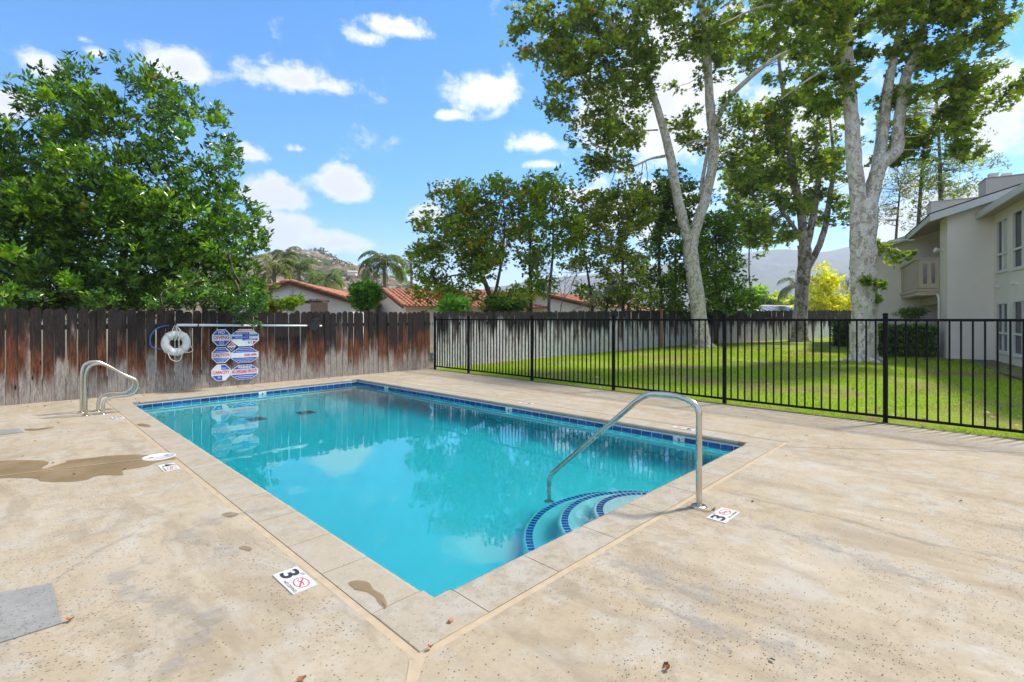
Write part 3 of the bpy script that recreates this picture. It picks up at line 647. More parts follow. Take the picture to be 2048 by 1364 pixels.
# ------------------------------------------------------------------ iron fence
iron = thing('iron_fence', 'black iron picket fence between the deck and the lawn', 'fence', (IX(0), 0, 0))
def iy(px): 
    t_, Z_ = hit(px, (IX(-1.12), -1.12), (.015, 1)); return -1.12+t_
posts = [iy(870), iy(937), iy(1064), iy(1227), iy(1449), iy(1771)]; posts.append(posts[-1]-2.3); posts.append(posts[-1]-2.3); posts.append(posts[-1]-2.3)
picket_mesh = MB().box((0, 0, .79), (.0105, .0105, .69)).mesh('picket', M['iron'])
for i, y in enumerate(posts):
    x = IX(y); p = MB().box((x, y, .76), (.028, .028, .80)).build('post', M['iron'], iron); soft_edge(p, .004)
    c = MB(); c.box((x, y, 1.565), (.032, .032, .008)); c.prism([Vector((x-.026, y-.026, 1.573)), Vector((x+.026, y-.026, 1.573)), Vector((x+.026, y+.026, 1.573)), Vector((x-.026, y+.026, 1.573))], (0, 0, .012))
    soft_edge(c.build('cap', M['iron'], p), .003)
for a, b in zip(posts, posts[1:]):
    for z in (1.485, .095):
        c = Vector(((IX(a)+IX(b))/2, (a+b)/2, z)); d = Vector((IX(b)-IX(a), b-a, 0)); ln = d.length/2-.029; d.normalize()
        soft_edge(MB().box(c, (ln, .016, .018), (d, Vector((-d.y, d.x, 0)), Vector((0, 0, 1)))).build('rail', M['iron'], iron), .003)
    n = max(2, round(abs(b-a)/.1145)); 
    for k in range(1, n):
        y = a+(b-a)*k/n; o = link('picket', picket_mesh, iron, rel=True); o.location = (IX(y)-IX(0), y, 0)

# ------------------------------------------------------------------ rails
def rail_tube(pts, r, name, parent, n=5):
    s = spline([(*p, r) for p in pts], n); mb = MB(); mb.tube([q[:3] for q in s], r, 14); return mb.build(name, M['steel'], parent, smooth=True)
def flange(p, parent, r=.055, z=0.0):
    mb = MB(); prof = [(r, 0), (r, .006), (r*.9, .012), (r*.55, .016), (.02, .017)]; n = 20
    vs = [(p[0]+a*math.cos(2*math.pi*k/n), p[1]+a*math.sin(2*math.pi*k/n), z+b) for a, b in prof for k in range(n)]
    mb.add(vs, [(i*n+k, i*n+(k+1) % n, (i+1)*n+(k+1) % n, (i+1)*n+k) for i in range(len(prof)-1) for k in range(n)]+[tuple((len(prof)-1)*n+k for k in range(n))]); return mb.build('flange', M['steel'], parent, smooth=True)
b0 = gp(1398, 1013); Zb = FPX*CH/(1013-HZ)
hr = thing('pool_handrail', 'stainless steel handrail bending from the deck down to the pool steps', 'handrail', b0)
# plan line towards the steps
zst = STEPS[0][0]; low = refr(1098, 1003, zst); low.z = zst
wp = gp(1100, 955, ZW)
dirp = Vector((low.x-b0.x, low.y-b0.y, 0)); dlen = dirp.length; dirp.normalize()
def onrail(px, py):                          # point of the rail's upright plane seen at this pixel
    t_, Z_ = hit(px, (b0.x, b0.y), (dirp.x, dirp.y)); return Vector((b0.x+dirp.x*t_, b0.y+dirp.y*t_, zat(py, Z_)))
pts = [b0, b0+Vector((0, 0, .3)), onrail(1403, 880), onrail(1403, 850), onrail(1396, 818), onrail(1376, 800), onrail(1345, 791), onrail(1310, 788), onrail(1292, 791), onrail(1272, 803), onrail(1215, 850), onrail(1160, 898), onrail(1120, 932)]
Aa, Bb = onrail(1272, 803), onrail(1135, 921); hA = (Aa-b0).dot(dirp); hB = (Bb-b0).dot(dirp); sl_z = (Bb.z-Aa.z)/(hB-hA)
ray = lambda h: Vector((b0.x+dirp.x*h, b0.y+dirp.y*h, Aa.z+sl_z*(h-hA)))
pts = pts[:10]+[ray(hA+(dlen-hA)*k) for k in (.12, .35, .6, .8, .9)]; e_ = ray(dlen)
pts += [ray(dlen-.035)-UP0*.006, Vector((low.x, low.y, e_.z-.045)), Vector((low.x, low.y, e_.z-.12)), Vector((low.x, low.y, zst+.3)), Vector((low.x, low.y, zst))]
pts[1:4] = [b0+Vector((0, 0, .25)), b0+Vector((0, 0, .5)), b0+Vector((0, 0, .62))]
rail_tube(pts, .024, 'rail', hr, 6); flange(b0, hr, .062); flange(low, hr, .05, zst)
def grab(bx, by, px_pts, label):
    b0 = gp(bx, by); root = thing('grab_rail', label, 'grab rail', b0, 'looped steel grab rails at the far left corner')
    dr = (R0-N0).normalized()
    def on(px, py):
        t_, Z_ = hit(px, (b0.x, b0.y), (dr.x, dr.y)); return Vector((b0.x+dr.x*t_, b0.y+dr.y*t_, zat(py, Z_)))
    P = [on(*p) for p in px_pts]; P[0] = b0; P[-1] = Vector((P[-1].x, P[-1].y, 0)); P[1].x, P[1].y = b0.x, b0.y; P[2].x, P[2].y = b0.x, b0.y
    rail_tube(P, .024, 'rail', root, 5); flange(b0, root, .052); flange(P[-1], root, .052)
loop = [(171, 832), (172, 795), (173, 755), (176, 738), (186, 729), (201, 727), (216, 732), (243, 747), (265, 757), (274, 762), (277, 771), (272, 783), (262, 789), (247, 792), (226, 794), (214, 798), (207, 808), (205, 829)]
grab(171, 832, loop, 'near one of two looped steel grab rails at the far left pool corner')
loop2 = [(163, 826), (163, 790), (164, 750), (167, 733), (177, 725), (190, 723), (206, 727), (232, 741), (254, 753), (264, 758), (267, 766), (263, 776), (254, 783), (240, 786), (218, 787), (206, 790), (198, 800), (195, 821)]
grab(163, 826, loop2, 'rear one of two looped steel grab rails, nearer the board fence')

# ------------------------------------------------------------------ things on the board fence
FO = FA-FN*.034                              # front face of the boards
def onf(px, py, out=0.0):
    t_, Z_ = hit(px, (FO.x, FO.y), (FD.x, FD.y)); p = FO+FD*t_-FN*out; return Vector((p.x, p.y, zat(py, Z_)))
UP = Vector((0, 0, 1))
def sign(label, x0, x1, y0, y1, shape='oct', cut=.32):
    a = onf(x0, y1); b = onf(x1, y0); w = (Vector((b.x, b.y, 0))-Vector((a.x, a.y, 0))).length; h = b.z-a.z; c = (a+b)/2
    root = thing('pool_sign', label, 'sign', c)
    cx, cz = w*cut*.85, h*cut
    if shape == 'oct': pl = [(-w/2+cx, -h/2), (w/2-cx, -h/2), (w/2, -h/2+cz), (w/2, h/2-cz), (w/2-cx, h/2), (-w/2+cx, h/2), (-w/2, h/2-cz), (-w/2, -h/2+cz)]
    else: pl = [(0, -h/2), (w/2, 0), (0, h/2), (-w/2, 0)]
    P = lambda u, v, o=0: c+FD*u+UP*v-FN*o
    mb = MB(); mb.prism([P(u, v) for u, v in pl], -FN*.003); mb.build('plate', M['signwhite'], root)
    return root, P, w, h, pl
def clip_poly(pl, v0, v1, inset):            # part of the plate between two heights, drawn in from the edge
    k = 1-inset; pl = [(u*k, v*k) for u, v in pl]
    def cut(poly, val, keep_above):
        out = []
        for (a, b) in zip(poly, poly[1:]+poly[:1]):
            ia = (a[1] >= val) == keep_above; ib = (b[1] >= val) == keep_above
            if ia: out.append(a)
            if ia != ib:
                t_ = (val-a[1])/(b[1]-a[1]); out.append((a[0]+(b[0]-a[0])*t_, val))
        return out
    return cut(cut(pl, v0, True), v1, False)
def panel(root, P, pl, v0, v1, mat, inset=.1, u0=None, u1=None, z=.0042):
    q = clip_poly(pl, v0, v1, inset)
    if u0 is not None: q = [(min(max(u, u0), u1), v) for u, v in q]
    if len(q) < 3: return
    mb = MB(); mb.add([P(u, v, z) for u, v in q], [tuple(range(len(q)))]); mb.build('colour_panel', M[mat], root)
def wr(root, P, s, u, v, h, w, mat, z=.0054): text(s, h, M[mat], root, P(u, v, z), FD, UP, width=w, depth=0)
def lines(root, P, rows, mat='signwhite', z=.0052):   # rows of print too small to read: broken dashes
    mb = MB()
    for (v, ua, ub, hh) in rows:
        u = ua
        while u < ub-.008:
            w = random.uniform(.012, .034); e = min(u+w, ub); mb.add([P(u, v-hh/2, z), P(e, v-hh/2, z), P(e, v+hh/2, z), P(u, v+hh/2, z)], [(0, 1, 2, 3)]); u = e+.006
    mb.build('small_print', M[mat], root)
r_, P, w, h, pl = sign('octagonal blue and white NO DIVING sign, top left of the sign cluster', 424, 461.3, 658.5, 692.3)
panel(r_, P, pl, h*.17, h*.5, 'signblue'); panel(r_, P, pl, -h*.5, -h*.19, 'signblue')
wr(r_, P, 'NO', 0, h*.32, h*.2, w*.34, 'signwhite'); wr(r_, P, 'DIVING', 0, 0, h*.22, w*.84, 'signred')
mb = MB(); rr = h*.13
pts = [P(rr*math.cos(a), -h*.31+rr*math.sin(a), .0054) for a in np.linspace(0, 2*math.pi, 17)]; mb.tube(pts, .004, 4, caps=False)
mb.tube([P(-rr*.65, -h*.31-rr*.65, .0054), P(rr*.65, -h*.31+rr*.65, .0054)], .004, 4); mb.tube([P(-rr*.65, -h*.31+rr*.65, .0054), P(rr*.65, -h*.31-rr*.65, .0054)], .004, 4); mb.build('symbol', M['signwhite'], r_)
r_, P, w, h, pl = sign('wide octagonal emergency sign with 911 and a red corner, top right of the cluster', 461.8, 518, 658, 693.4)
panel(r_, P, pl, h*.39, h*.47, 'signred', .04); panel(r_, P, pl, h*.20, h*.32, 'signblue', .06, -w*.5, w*.14); panel(r_, P, pl, h*.09, h*.20, 'signblue', .06, -w*.1, w*.45); panel(r_, P, pl, -h*.06, h*.09, 'signblue', .06, -w*.5, w*.14)
panel(r_, P, pl, -h*.16, -h*.06, 'signblue', .06, -w*.1, w*.45); panel(r_, P, pl, -h*.38, -h*.21, 'signred', .06, w*.27, w*.45)
wr(r_, P, '911', w*.165, -h*.3, h*.17, w*.14, 'signblue'); lines(r_, P, [(h*.26, -w*.32, w*.1, .012), (h*.03, -w*.36, w*.1, .012), (h*.15, 0, w*.38, .01), (-h*.11, 0, w*.36, .01), (h*.43, -w*.22, w*.22, .008)])
r_, P, w, h, pl = sign('octagonal blue and white CAUTION sign, middle left of the cluster', 423, 461.3, 694, 727)
panel(r_, P, pl, h*.17, h*.5, 'signblue'); panel(r_, P, pl, -h*.5, -h*.18, 'signblue'); wr(r_, P, 'CAUTION', 0, 0, h*.21, w*.86, 'signred')
lines(r_, P, [(h*.36, -w*.2, w*.2, .009), (h*.24, -w*.3, w*.3, .009), (-h*.24, -w*.32, w*.32, .009), (-h*.32, -w*.24, w*.24, .009), (-h*.4, -w*.15, w*.15, .009)])
r_, P, w, h, pl = sign('wide octagonal opening hours sign with red figures, middle right of the cluster', 461.8, 517, 694, 727)
panel(r_, P, pl, h*.18, h*.5, 'signblue', .06); panel(r_, P, pl, -h*.5, -h*.15, 'signblue', .06); wr(r_, P, '8AM-10PM', w*.2, h*.01, h*.16, w*.44, 'signred')
lines(r_, P, [(h*.38, -w*.24, w*.24, .009), (h*.26, -w*.32, w*.32, .009), (-h*.24, -w*.34, w*.34, .009), (-h*.33, -w*.28, w*.28, .009), (-h*.41, -w*.2, w*.2, .009)])
r_, P, w, h, pl = sign('octagonal blue and white CAPACITY sign, bottom left of the cluster', 422.6, 461.3, 727.6, 763)
panel(r_, P, pl, h*.16, h*.5, 'signblue', .08, 0, w*.5); panel(r_, P, pl, -h*.5, -h*.18, 'signblue', .08, -w*.5, 0.02); wr(r_, P, 'CAPACITY', 0, 0, h*.2, w*.88, 'signred')
wr(r_, P, 'POOL', w*.15, h*.24, h*.1, w*.26, 'signwhite'); wr(r_, P, 'SPA', -w*.1, -h*.3, h*.12, w*.16, 'signwhite')
r_, P, w, h, pl = sign('wide octagonal WARNING no lifeguard on duty sign, bottom right of the cluster', 461.8, 516.5, 727.6, 761)
panel(r_, P, pl, h*.22, h*.5, 'signblue', .06); panel(r_, P, pl, -h*.5, -h*.14, 'signblue', .06); wr(r_, P, 'WARNING', 0, h*.33, h*.2, w*.5, 'signwhite'); wr(r_, P, 'NO LIFEGUARD ON DUTY', 0, h*.045, h*.24, w*.92, 'signred')
lines(r_, P, [(-h*.25, -w*.34, w*.34, .014), (-h*.37, -w*.24, w*.24, .014)])
r_, P, w, h, pl = sign('small diamond shaped red and blue sign in the middle of the cluster', 453.4, 471.9, 683.6, 702, 'dia'); 
P0 = P; P = lambda u, v, o=0: P0(u, v, o+.004)
MB().prism([P(u, v) for u, v in pl], -FN*.002).build('plate', M['signwhite'], r_)
panel(r_, P, pl, h*.04, h*.5, 'signred', .14); panel(r_, P, pl, -h*.5, -h*.08, 'signblue', .14); lines(r_, P, [(h*.15, -w*.15, w*.15, .01), (-h*.16, -w*.12, w*.12, .009)])

# life ring on its hook, with ropes
c = onf(351, 686, .05); rr = 22*c.z*0+ .0
Zc = hit(351, (FO.x, FO.y), (FD.x, FD.y))[1]; Rr = 17.8*Zc/FPX; rt_ = 7.6*Zc/FPX
ring = thing('life_ring', 'white life ring hanging from the pole hook on the board fence', 'life ring', c)
mb = MB(); n, k = 40, 12; vs = []
for i in range(n):
    a = 2*math.pi*i/n
    for j in range(k):
        b = 2*math.pi*j/k; q = Rr+rt_*math.cos(b); vs.append(c+FD*q*math.cos(a)+UP*q*math.sin(a)-FN*rt_*.8*math.sin(b))
mb.add(vs, [(i*k+j, ((i+1) % n)*k+j, ((i+1) % n)*k+(j+1) % k, i*k+(j+1) % k) for i in range(n) for j in range(k)]); mb.build('ring', M['whiteplastic'], ring, smooth=True)
for a in (.8, 2.3, 3.9, 5.5):
    cc = c+FD*Rr*math.cos(a)+UP*Rr*math.sin(a); rad = FD*math.cos(a)+UP*math.sin(a); tan = -FD*math.sin(a)+UP*math.cos(a)
    pts = [cc+rad*(rt_*1.06)*math.cos(b)-FN*(rt_*.88)*math.sin(b) for b in np.linspace(0, 2*math.pi, 13)]; m = MB()
    for off_ in (-.012, 0, .012): m.tube([p+tan*off_ for p in pts], .007, 5, caps=False)
    m.build('band', M['rope'], ring, smooth=True)
def rp(pts, r, name, mat, parent): 
    s = spline([(*onf(x, y, o), r) for x, y, o in pts], 6); mb = MB(); mb.tube([q[:3] for q in s], r, 6); return mb.build(name, mat, parent, smooth=True)
rp([(333, 705, .1), (340, 718, .1), (352, 722, .1), (360, 716, .1), (362, 704, .1)], .009, 'grab_line', M['rope'], ring)
rp([(372, 675, .1), (378, 690, .1), (383, 698, .1), (380, 703, .1), (368, 705, .1)], .009, 'grab_line', M['rope'], ring)
rp([(349, 650, .05), (343, 660, .1), (341, 672, .11), (343, 680, .12)], .009, 'rope', M['rope'], ring)
rp([(349, 650, .05), (352, 662, .11), (350, 676, .12), (346, 681, .12)], .009, 'rope', M['rope'], ring)
rp([(350, 650, .05), (357, 660, .1), (358, 674, .12), (352, 680, .12)], .008, 'rope', M['rope'], ring)
rp([(350, 650, .05), (362, 664, .1), (370, 678, .1)], .008, 'rope', M['rope'], ring)
rp([(355, 676, .12), (355, 695, .12), (353, 700, .12), (353, 712, .1)], .009, 'rope', M['rope'], ring)
hk = rp([(348, 640, .02), (349, 651, .06), (352, 653, .05)], .008, 'hook', M['black'], None); tag(hk, 'dark hook on the board fence holding the life ring ropes', 'hook')
# pole and net
a = onf(352, 650, .07); b = onf(641, 651.5, .07)
pole = thing('skimmer_pole', 'long white telescopic pole hung level along the board fence', 'pole', a)
MB().tube([a, a.lerp(b, .52)], .027, 10).build('outer_tube', M['aluminium'], pole, smooth=True); MB().tube([a.lerp(b, .52), b], .022, 10).build('inner_tube', M['aluminium'], pole, smooth=True)
MB().tube([a.lerp(b, .505), a.lerp(b, .53)], .031, 10).build('lock_collar', M['black'], pole, smooth=True); MB().tube([a.lerp(b, .12), a.lerp(b, .128)], .031, 10).build('clip', M['black'], pole, smooth=True)
hd = MB(); ctr = onf(625, 650, .1)
s = spline([(*onf(x, y, .1), .008) for x, y in ((612, 650), (618, 642), (628, 638), (635, 638), (636, 645), (632, 652))], 6); hd.tube([q[:3] for q in s], .008, 6)
hd.prism([onf(x, y, .08) for x, y in ((612, 651), (620, 643), (632, 639), (636, 646), (633, 656), (624, 661), (614, 658))], -FN*.06)
hd.build('brush_head', M['black'], pole)
s = rp([(337, 650.5, .06), (322, 653, .05), (309, 660, .05), (300, 673, .05), (300, 688, .05), (306, 695, .05), (320, 698, .05), (333, 697, .05)], .011, 'blue_hose', M['blueplastic'], None); tag(s, 'thin blue hose looped beside the life ring on the board fence', 'hose')

# ------------------------------------------------------------------ things on the deck
def marker(c, xa, ya, sx, sy, label, txt='3'):
    root = thing('depth_marker', label, 'depth marker', c, 'white depth marker tiles set round the pool deck')
    MB().box(c+Vector((0, 0, .003)), (sx/2, sy/2, .003), (xa, ya, UP)).build('plate', M['marker'], root)
    P = lambda a, b, z=.0068: c+xa*(a-.5)*sx+ya*(b-.5)*sy+Vector((0, 0, z))
    text(txt, sy*.72, M['print'], root, P(.22, .5), xa, ya, width=sx*.3, depth=0); text('FT', sy*.13, M['print'], root, P(.40, .88), xa, ya, width=sx*.13, depth=0)
    text('NO DIVING', sy*.13, M['print'], root, P(.69, .14), xa, ya, width=sx*.55, depth=0)
    mb = MB(); cc = (.70, .58); q = [(cc[0]+.22*math.cos(a), cc[1]+.28*math.sin(a)) for a in np.linspace(0, 2*math.pi, 28)]
    qi = [(cc[0]+.19*math.cos(a), cc[1]+.24*math.sin(a)) for a in np.linspace(0, 2*math.pi, 28)]
    for i in range(27): mb.add([P(*q[i]), P(*q[i+1]), P(*qi[i+1]), P(*qi[i])], [(0, 1, 2, 3)])
    mb.add([P(cc[0]-.15, cc[1]+.16, .0072), P(cc[0]-.12, cc[1]+.2, .0072), P(cc[0]+.15, cc[1]-.16, .0072), P(cc[0]+.12, cc[1]-.2, .0072)], [(0, 1, 2, 3)]); mb.build('prohibition_symbol', M['printred'], root)
    mb = MB()
    for seg in (((-.11, -.06), (.02, .05)), ((.02, .05), (.12, .0)), ((-.11, -.06), (-.15, .03)), ((-.02, .0), (.04, -.1))):
        a, b = seg; mb.tube([P(cc[0]+a[0], cc[1]+a[1], .0062), P(cc[0]+b[0], cc[1]+b[1], .0062)], .0022, 4)
    mb.build('diver_figure', M['print'], root)
XA = (R0-N0).normalized(); YA = (L0-N0).normalized(); YB = (F0-R0).normalized()
def mk(px, py, side, label, txt='3', s=(.20, .16)):
    c = gp(px, py)
    if side == 'L': marker(c, -YA, XA, s[0], s[1], label, txt)
    elif side == 'N': marker(c, XA, YA, s[0], s[1], label, txt)
    else: marker(c, YB, -XA, s[0], s[1], label, txt)
q = [gp(*p) for p in ((545, 1152), (588, 1190), (592, 1133))]; S = ((q[1]-q[0]).length, (q[2]-q[0]).length); print('marker size', S)
mk(590, 1161, 'L', 'white 3 FT depth marker on the left deck near the front corner', '3', S)
mk(1447, 1031, 'N', 'white 3 FT depth marker beside the handrail base', '3', S)
mk(338, 935, 'L', 'white depth marker next to the round skimmer lid', '4', S)
mk(236, 836, 'L', 'white depth marker in front of the looped grab rails', '5', S)
mk(1052, 807, 'R', 'worn white depth marker on the far deck, halfway along the pool', '4', S)
mk(1368, 857, 'R', 'worn white depth marker on the far deck behind the handrail', '3', S)
c = gp(318, 914); r0 = (gp(346, 914)-c).length
lid = thing('skimmer_cover', 'round white plastic skimmer cover set in the left deck', 'skimmer cover', c)
mb = MB(); n = 36; prof = [(1, .001), (.985, .006), (.93, .008), (.92, .0045), (.0, .0065)]
vs = [(c.x+r0*a*math.cos(2*math.pi*k/n), c.y+r0*a*math.sin(2*math.pi*k/n), b) for a, b in prof for k in range(n)]
mb.add(vs, [(i*n+k, i*n+(k+1) % n, (i+1)*n+(k+1) % n, (i+1)*n+k) for i in range(len(prof)-1) for k in range(n)]); mb.build('cover', M['lid'], lid, smooth=True)
mb = MB(); 
for s_ in (-1, 1): mb.box((c.x+s_*r0*.45, c.y, .0085), (.018, .008, .001))
mb.build('lift_hole', M['black'], lid)
def slab(pts, label, cat, name, mat, h=.006):
    P = [gp(*p) for p in pts]; mb = MB(); mb.prism([p+Vector((0, 0, .001)) for p in P][::-1], (0, 0, h)); o = mb.build(name, mat); return tag(o, label, cat)
slab([(-120, 1210), (104, 1168), (123, 1248), (-120, 1325)], 'square grey concrete cover patched into the lower left deck', 'cover', 'concrete_cover', M['patch'])
slab([(-60, 864), (38, 857), (47, 865), (-60, 878)], 'grey rectangular utility box cover in the deck by the board fence', 'cover', 'utility_cover', M['patch'])
from mathutils import noise as mn
def stain(pts, name='water_stain', mat='wet', z=.003, jag=.012, edge=.018):
    P = [gp(*p) for p in pts]; out = []
    q = [P[-1]]+P+P[:2]
    for i in range(1, len(q)-2):
        a, b, c, d = q[i-1:i+3]; k = max(2, int((c-b).length/.03))
        for j in range(k):
            t_ = j/k; v = .5*((2*b)+(c-a)*t_+(2*a-5*b+4*c-d)*t_*t_+(-a+3*b-3*c+d)*t_**3); w_ = mn.noise(v*9)*jag*1.6; out.append(Vector((v.x+w_, v.y+mn.noise(v*9+Vector((5, 5, 5)))*jag*1.6, z)))
    n = len(out); ar = sum(out[i].x*out[(i+1) % n].y-out[(i+1) % n].x*out[i].y for i in range(n)); sg = 1 if ar > 0 else -1; inn = []
    for i in range(n):
        d = (out[(i+2) % n]-out[i-2]).normalized(); inn.append(out[i]+Vector((-d.y, d.x, 0))*sg*edge)
    me = MB().add(out+inn, [(i, (i+1) % n, n+(i+1) % n, n+i) for i in range(n)]+[tuple(range(n, 2*n))]).mesh(name, M[mat])
    ca = me.color_attributes.new('fade', 'FLOAT_COLOR', 'POINT'); ca.data.foreach_set('color', np.array([(0, 0, 0, 1)]*n+[(1, 1, 1, 1)]*n, np.float32).ravel())
    return tag(link(name, me), kind='structure')
stain([(-60, 926), (0, 922), (35, 920), (85, 921), (98, 925), (88, 937), (128, 925), (135, 921), (180, 916), (225, 911), (275, 909), (300, 910), (330, 908), (348, 914), (352, 919), (318, 924), (290, 934), (250, 940), (245, 950), (200, 952), (175, 960), (130, 965), (85, 964), (70, 958), (10, 957), (-60, 962)])
stain([(46, 859), (60, 857), (80, 857), (110, 853), (100, 857), (75, 861), (55, 862)], z=.0035, jag=.006)
stain([(272, 849), (285, 847), (302, 851), (298, 854), (280, 853)], jag=.006)
stain([(446, 1028), (462, 1023), (482, 1028), (466, 1034), (446, 1034)], jag=.01); 
stain([(478, 1096), (492, 1091), (508, 1097), (500, 1104), (484, 1101)], jag=.008)
stain([(694, 1166), (712, 1160), (735, 1163), (748, 1178), (768, 1190), (776, 1205), (772, 1218), (758, 1212), (750, 1198), (735, 1186), (708, 1180)], mat='wet', jag=.008)
stain([(1370, 1012), (1385, 1010), (1400, 1018), (1425, 1022), (1415, 1026), (1390, 1020)], jag=.004)
# dry leaves one can pick out
lm = NT('dry_leaf'); M['dry'] = lm.pbr(lm.mix(lm.noise(60, 3), (.20, .07, .025), (.38, .17, .06)), .8)
for px, py, sz, lab in ((1428, 1020, .032, 'curled rust coloured dry leaf between handrail base and depth marker'), (1334, 1341, .022, 'small orange dry leaf lying on the right foreground deck'), (140, 1243, .024, 'dark dry leaf beside the grey concrete cover'), (861, 1298, .022, 'crumpled brown dry leaf in the joint at the front coping corner'), (603, 1362, .03, 'reddish dry leaf at the bottom edge of the left deck')):
    c = gp(px, py); mb = MB(); a0 = random.uniform(0, 6.28); k = 9
    ring_ = [c+Vector((math.cos(a0+i*6.283/k)*sz*random.uniform(.5, .8), math.sin(a0+i*6.283/k)*sz*.5*random.uniform(.7, 1.1), .006+random.uniform(.003, .018))) for i in range(k)]
    mb.add([c+Vector((0, 0, .004))]+ring_, [(0, i+1, (i+1) % k+1) for i in range(k)]); tag(mb.build('dry_leaf', M['dry']), lab, 'leaf')
c = gp(901, 1244); mb = MB(); mb.box(c+Vector((0, 0, .008)), (.014, .010, .008), (Vector((.9, .3, 0)).normalized(), Vector((-.3, .9, 0)).normalized(), UP)); o = soft_edge(mb.build('pebble', M['pebble']), .005, 2); tag(o, 'small terracotta pebble on the front coping stone', 'pebble')
# leaf litter: too small and many to count
def litter(n, fn, size, palette, name, z=.004):
    C = np.array([fn() for _ in range(n)]); A = unit(n); A[:, 2] *= .15; Nn = np.tile([0, 0, 1.0], (n, 1))+rng.normal(0, .3, (n, 3))
    o = leaf_obj(name, C, A, Nn, size*rng.uniform(.5, 1.3, n), pal(n, palette).clip(.01, 1), 'broad', M['leaf']); return tag(o, kind='stuff')
def dfn():
    if random.random() < .7: x = random.uniform(-4, 7); return (x, FYL(x)-abs(random.gauss(0, .35))-.03, .008)
    return (*random.choice([(random.uniform(-3, -.5), random.uniform(4, 9.8)), (random.uniform(5, 7), random.uniform(-1, 9.5)), (random.uniform(-1.5, 6), random.uniform(-2.5, -.4))]), .008)
litter(190, dfn, .035, [(1, (.09, .05, .03)), (1, (.16, .09, .05)), (.4, (.05, .03, .02))], 'leaf_litter')

# ------------------------------------------------------------------ grass blades
def grass(n):
    x = 7.17+(rng.random(n)**1.7)*16; y = rng.uniform(-5, 9.6, n)
    keep = np.array([(a > 7.36 or mn.noise(Vector((0, b*1.1, 8)))+.3*mn.noise(Vector((0, b*7, 8))) > -.05) and mn.noise(Vector((a*.6+3, b*.6, 1)))+.35*mn.noise(Vector((a*3, b*3, 5))) > -.42 for a, b in zip(x, y)]); x, y = x[keep], y[keep]; n = len(x)
    ybound = np.array([FENCE2_Y(a)-.05 for a in x]); y = np.minimum(y, ybound)
    x = np.where(x < 7.4, x+.0, x); z = np.array([lawn_z(a, b) for a, b in zip(x, y)])-.004
    A = rng.normal(0, .5, (n, 3)); A[:, 2] = 1; Nn = rng.normal(size=(n, 3)); Nn[:, 2] *= .2
    dry = np.array([mn.noise(Vector((a*.55, b*.55, 9)))+.4*mn.noise(Vector((a*2.2, b*2.2, 2))) for a, b in zip(x, y)]); d = np.clip((dry-.0)*3.2, 0, .92)[:, None]
    g = pal(n, [(3, (.34, .50, .03)), (2, (.42, .56, .04)), (1, (.22, .37, .025)), (.8, (.46, .50, .07))]); dr = pal(n, [(1, (.50, .38, .17)), (1, (.36, .25, .13))])
    mixd = np.where(rng.random((n, 1)) < d, dr, g)
    s = rng.uniform(.025, .055, n)*(1+.06*(x-7))*(1-.55*d[:, 0]); o = leaf_obj('grass', np.stack([x, y, z], 1), A, Nn, s, mixd.clip(.005, 1), 'blade', M['grass']); o.data.transform(Matrix.Identity(4)); return tag(o, 'short green lawn grass with dry tufts', None, kind='stuff')
SH['blade'] = ([(0, .09, 0), (1, 0, .1), (0, -.09, 0)], [(0, 1, 2)])
grass(230000)
def lfn():
    x = 7.4+random.random()**1.3*14; y = random.uniform(-4, 9); return (x, y, lawn_z(x, y)+.035)
litter(520, lfn, .09, [(1, (.42, .30, .16)), (1, (.30, .15, .07)), (.7, (.52, .45, .33))], 'fallen_leaves')

# ------------------------------------------------------------------ trees
def tree(name, label, base, paths, blobs, n, per, spread, size, palette, shape, matk, bark, group=None, clump=.5, twk=160, up=.35, droop=0.0, shell=.35, twr=.012, flat=.6, seg=10, cat='tree', skip=.35, limbs=None):
    root = thing(name, label, cat, base, group)
    limb(paths[:1], 'trunk', M[bark], root, seg)
    if len(paths) > 1:
        for p in paths[1:]: limb([p], 'limb', M[bark], root, seg)
    P, O = blob_pts(blobs, max(n, 50), shell); C, O2 = clumped(P, O, n, clump, flat)
    sprays(C, per, spread, size, palette, shape, M[matk], root, up, droop, 'crown', O2)
    if twk: twigs(root, M['bark' if bark == 'bark' else bark], C, path_nodes(paths, skip), twk, twr)
    return root
# big glossy tree over the board fence
Zt = 12.6
G1 = [(5, (.042, .105, .013)), (3, (.07, .155, .014)), (2.2, (.13, .235, .018)), (2.2, (.018, .05, .010)), (.03, (.30, .16, .05))]
bl = [(-40, 420, 12.0, 130, 190, 2.0), (60, 330, 12.6, 110, 130, 1.9), (120, 215, 13, 75, 75, 1.5), (165, 175, 13, 45, 50, 1.0), (15, 290, 12.5, 60, 60, 1.2), (215, 300, 12.6, 110, 110, 1.9), (315, 200, 13, 60, 60, 1.2), (300, 165, 13, 36, 28, .8), (380, 240, 13, 60, 65, 1.3),
      (410, 330, 13, 85, 95, 1.7), (450, 420, 13.2, 75, 90, 1.7), (330, 420, 12.4, 120, 120, 2.0), (170, 450, 12, 150, 110, 2.0), (90, 555, 11.3, 130, 70, 1.5), (280, 545, 11.6, 140, 75, 1.5), (430, 550, 12.2, 90, 65, 1.4), (470, 480, 12.8, 60, 60, 1.3), (200, 240, 12.8, 60, 50, 1.2), (180, 420, 11.4, 160, 120, .6), (360, 470, 11.8, 110, 100, .6), (60, 450, 11.2, 100, 100, .6), (-150, 500, 11.5, 140, 120, 2), (60, 600, 12.2, 150, 42, .9, 2.0), (260, 600, 12.2, 170, 42, .9, 2.0), (420, 600, 12.2, 90, 42, .8, 1.6)]
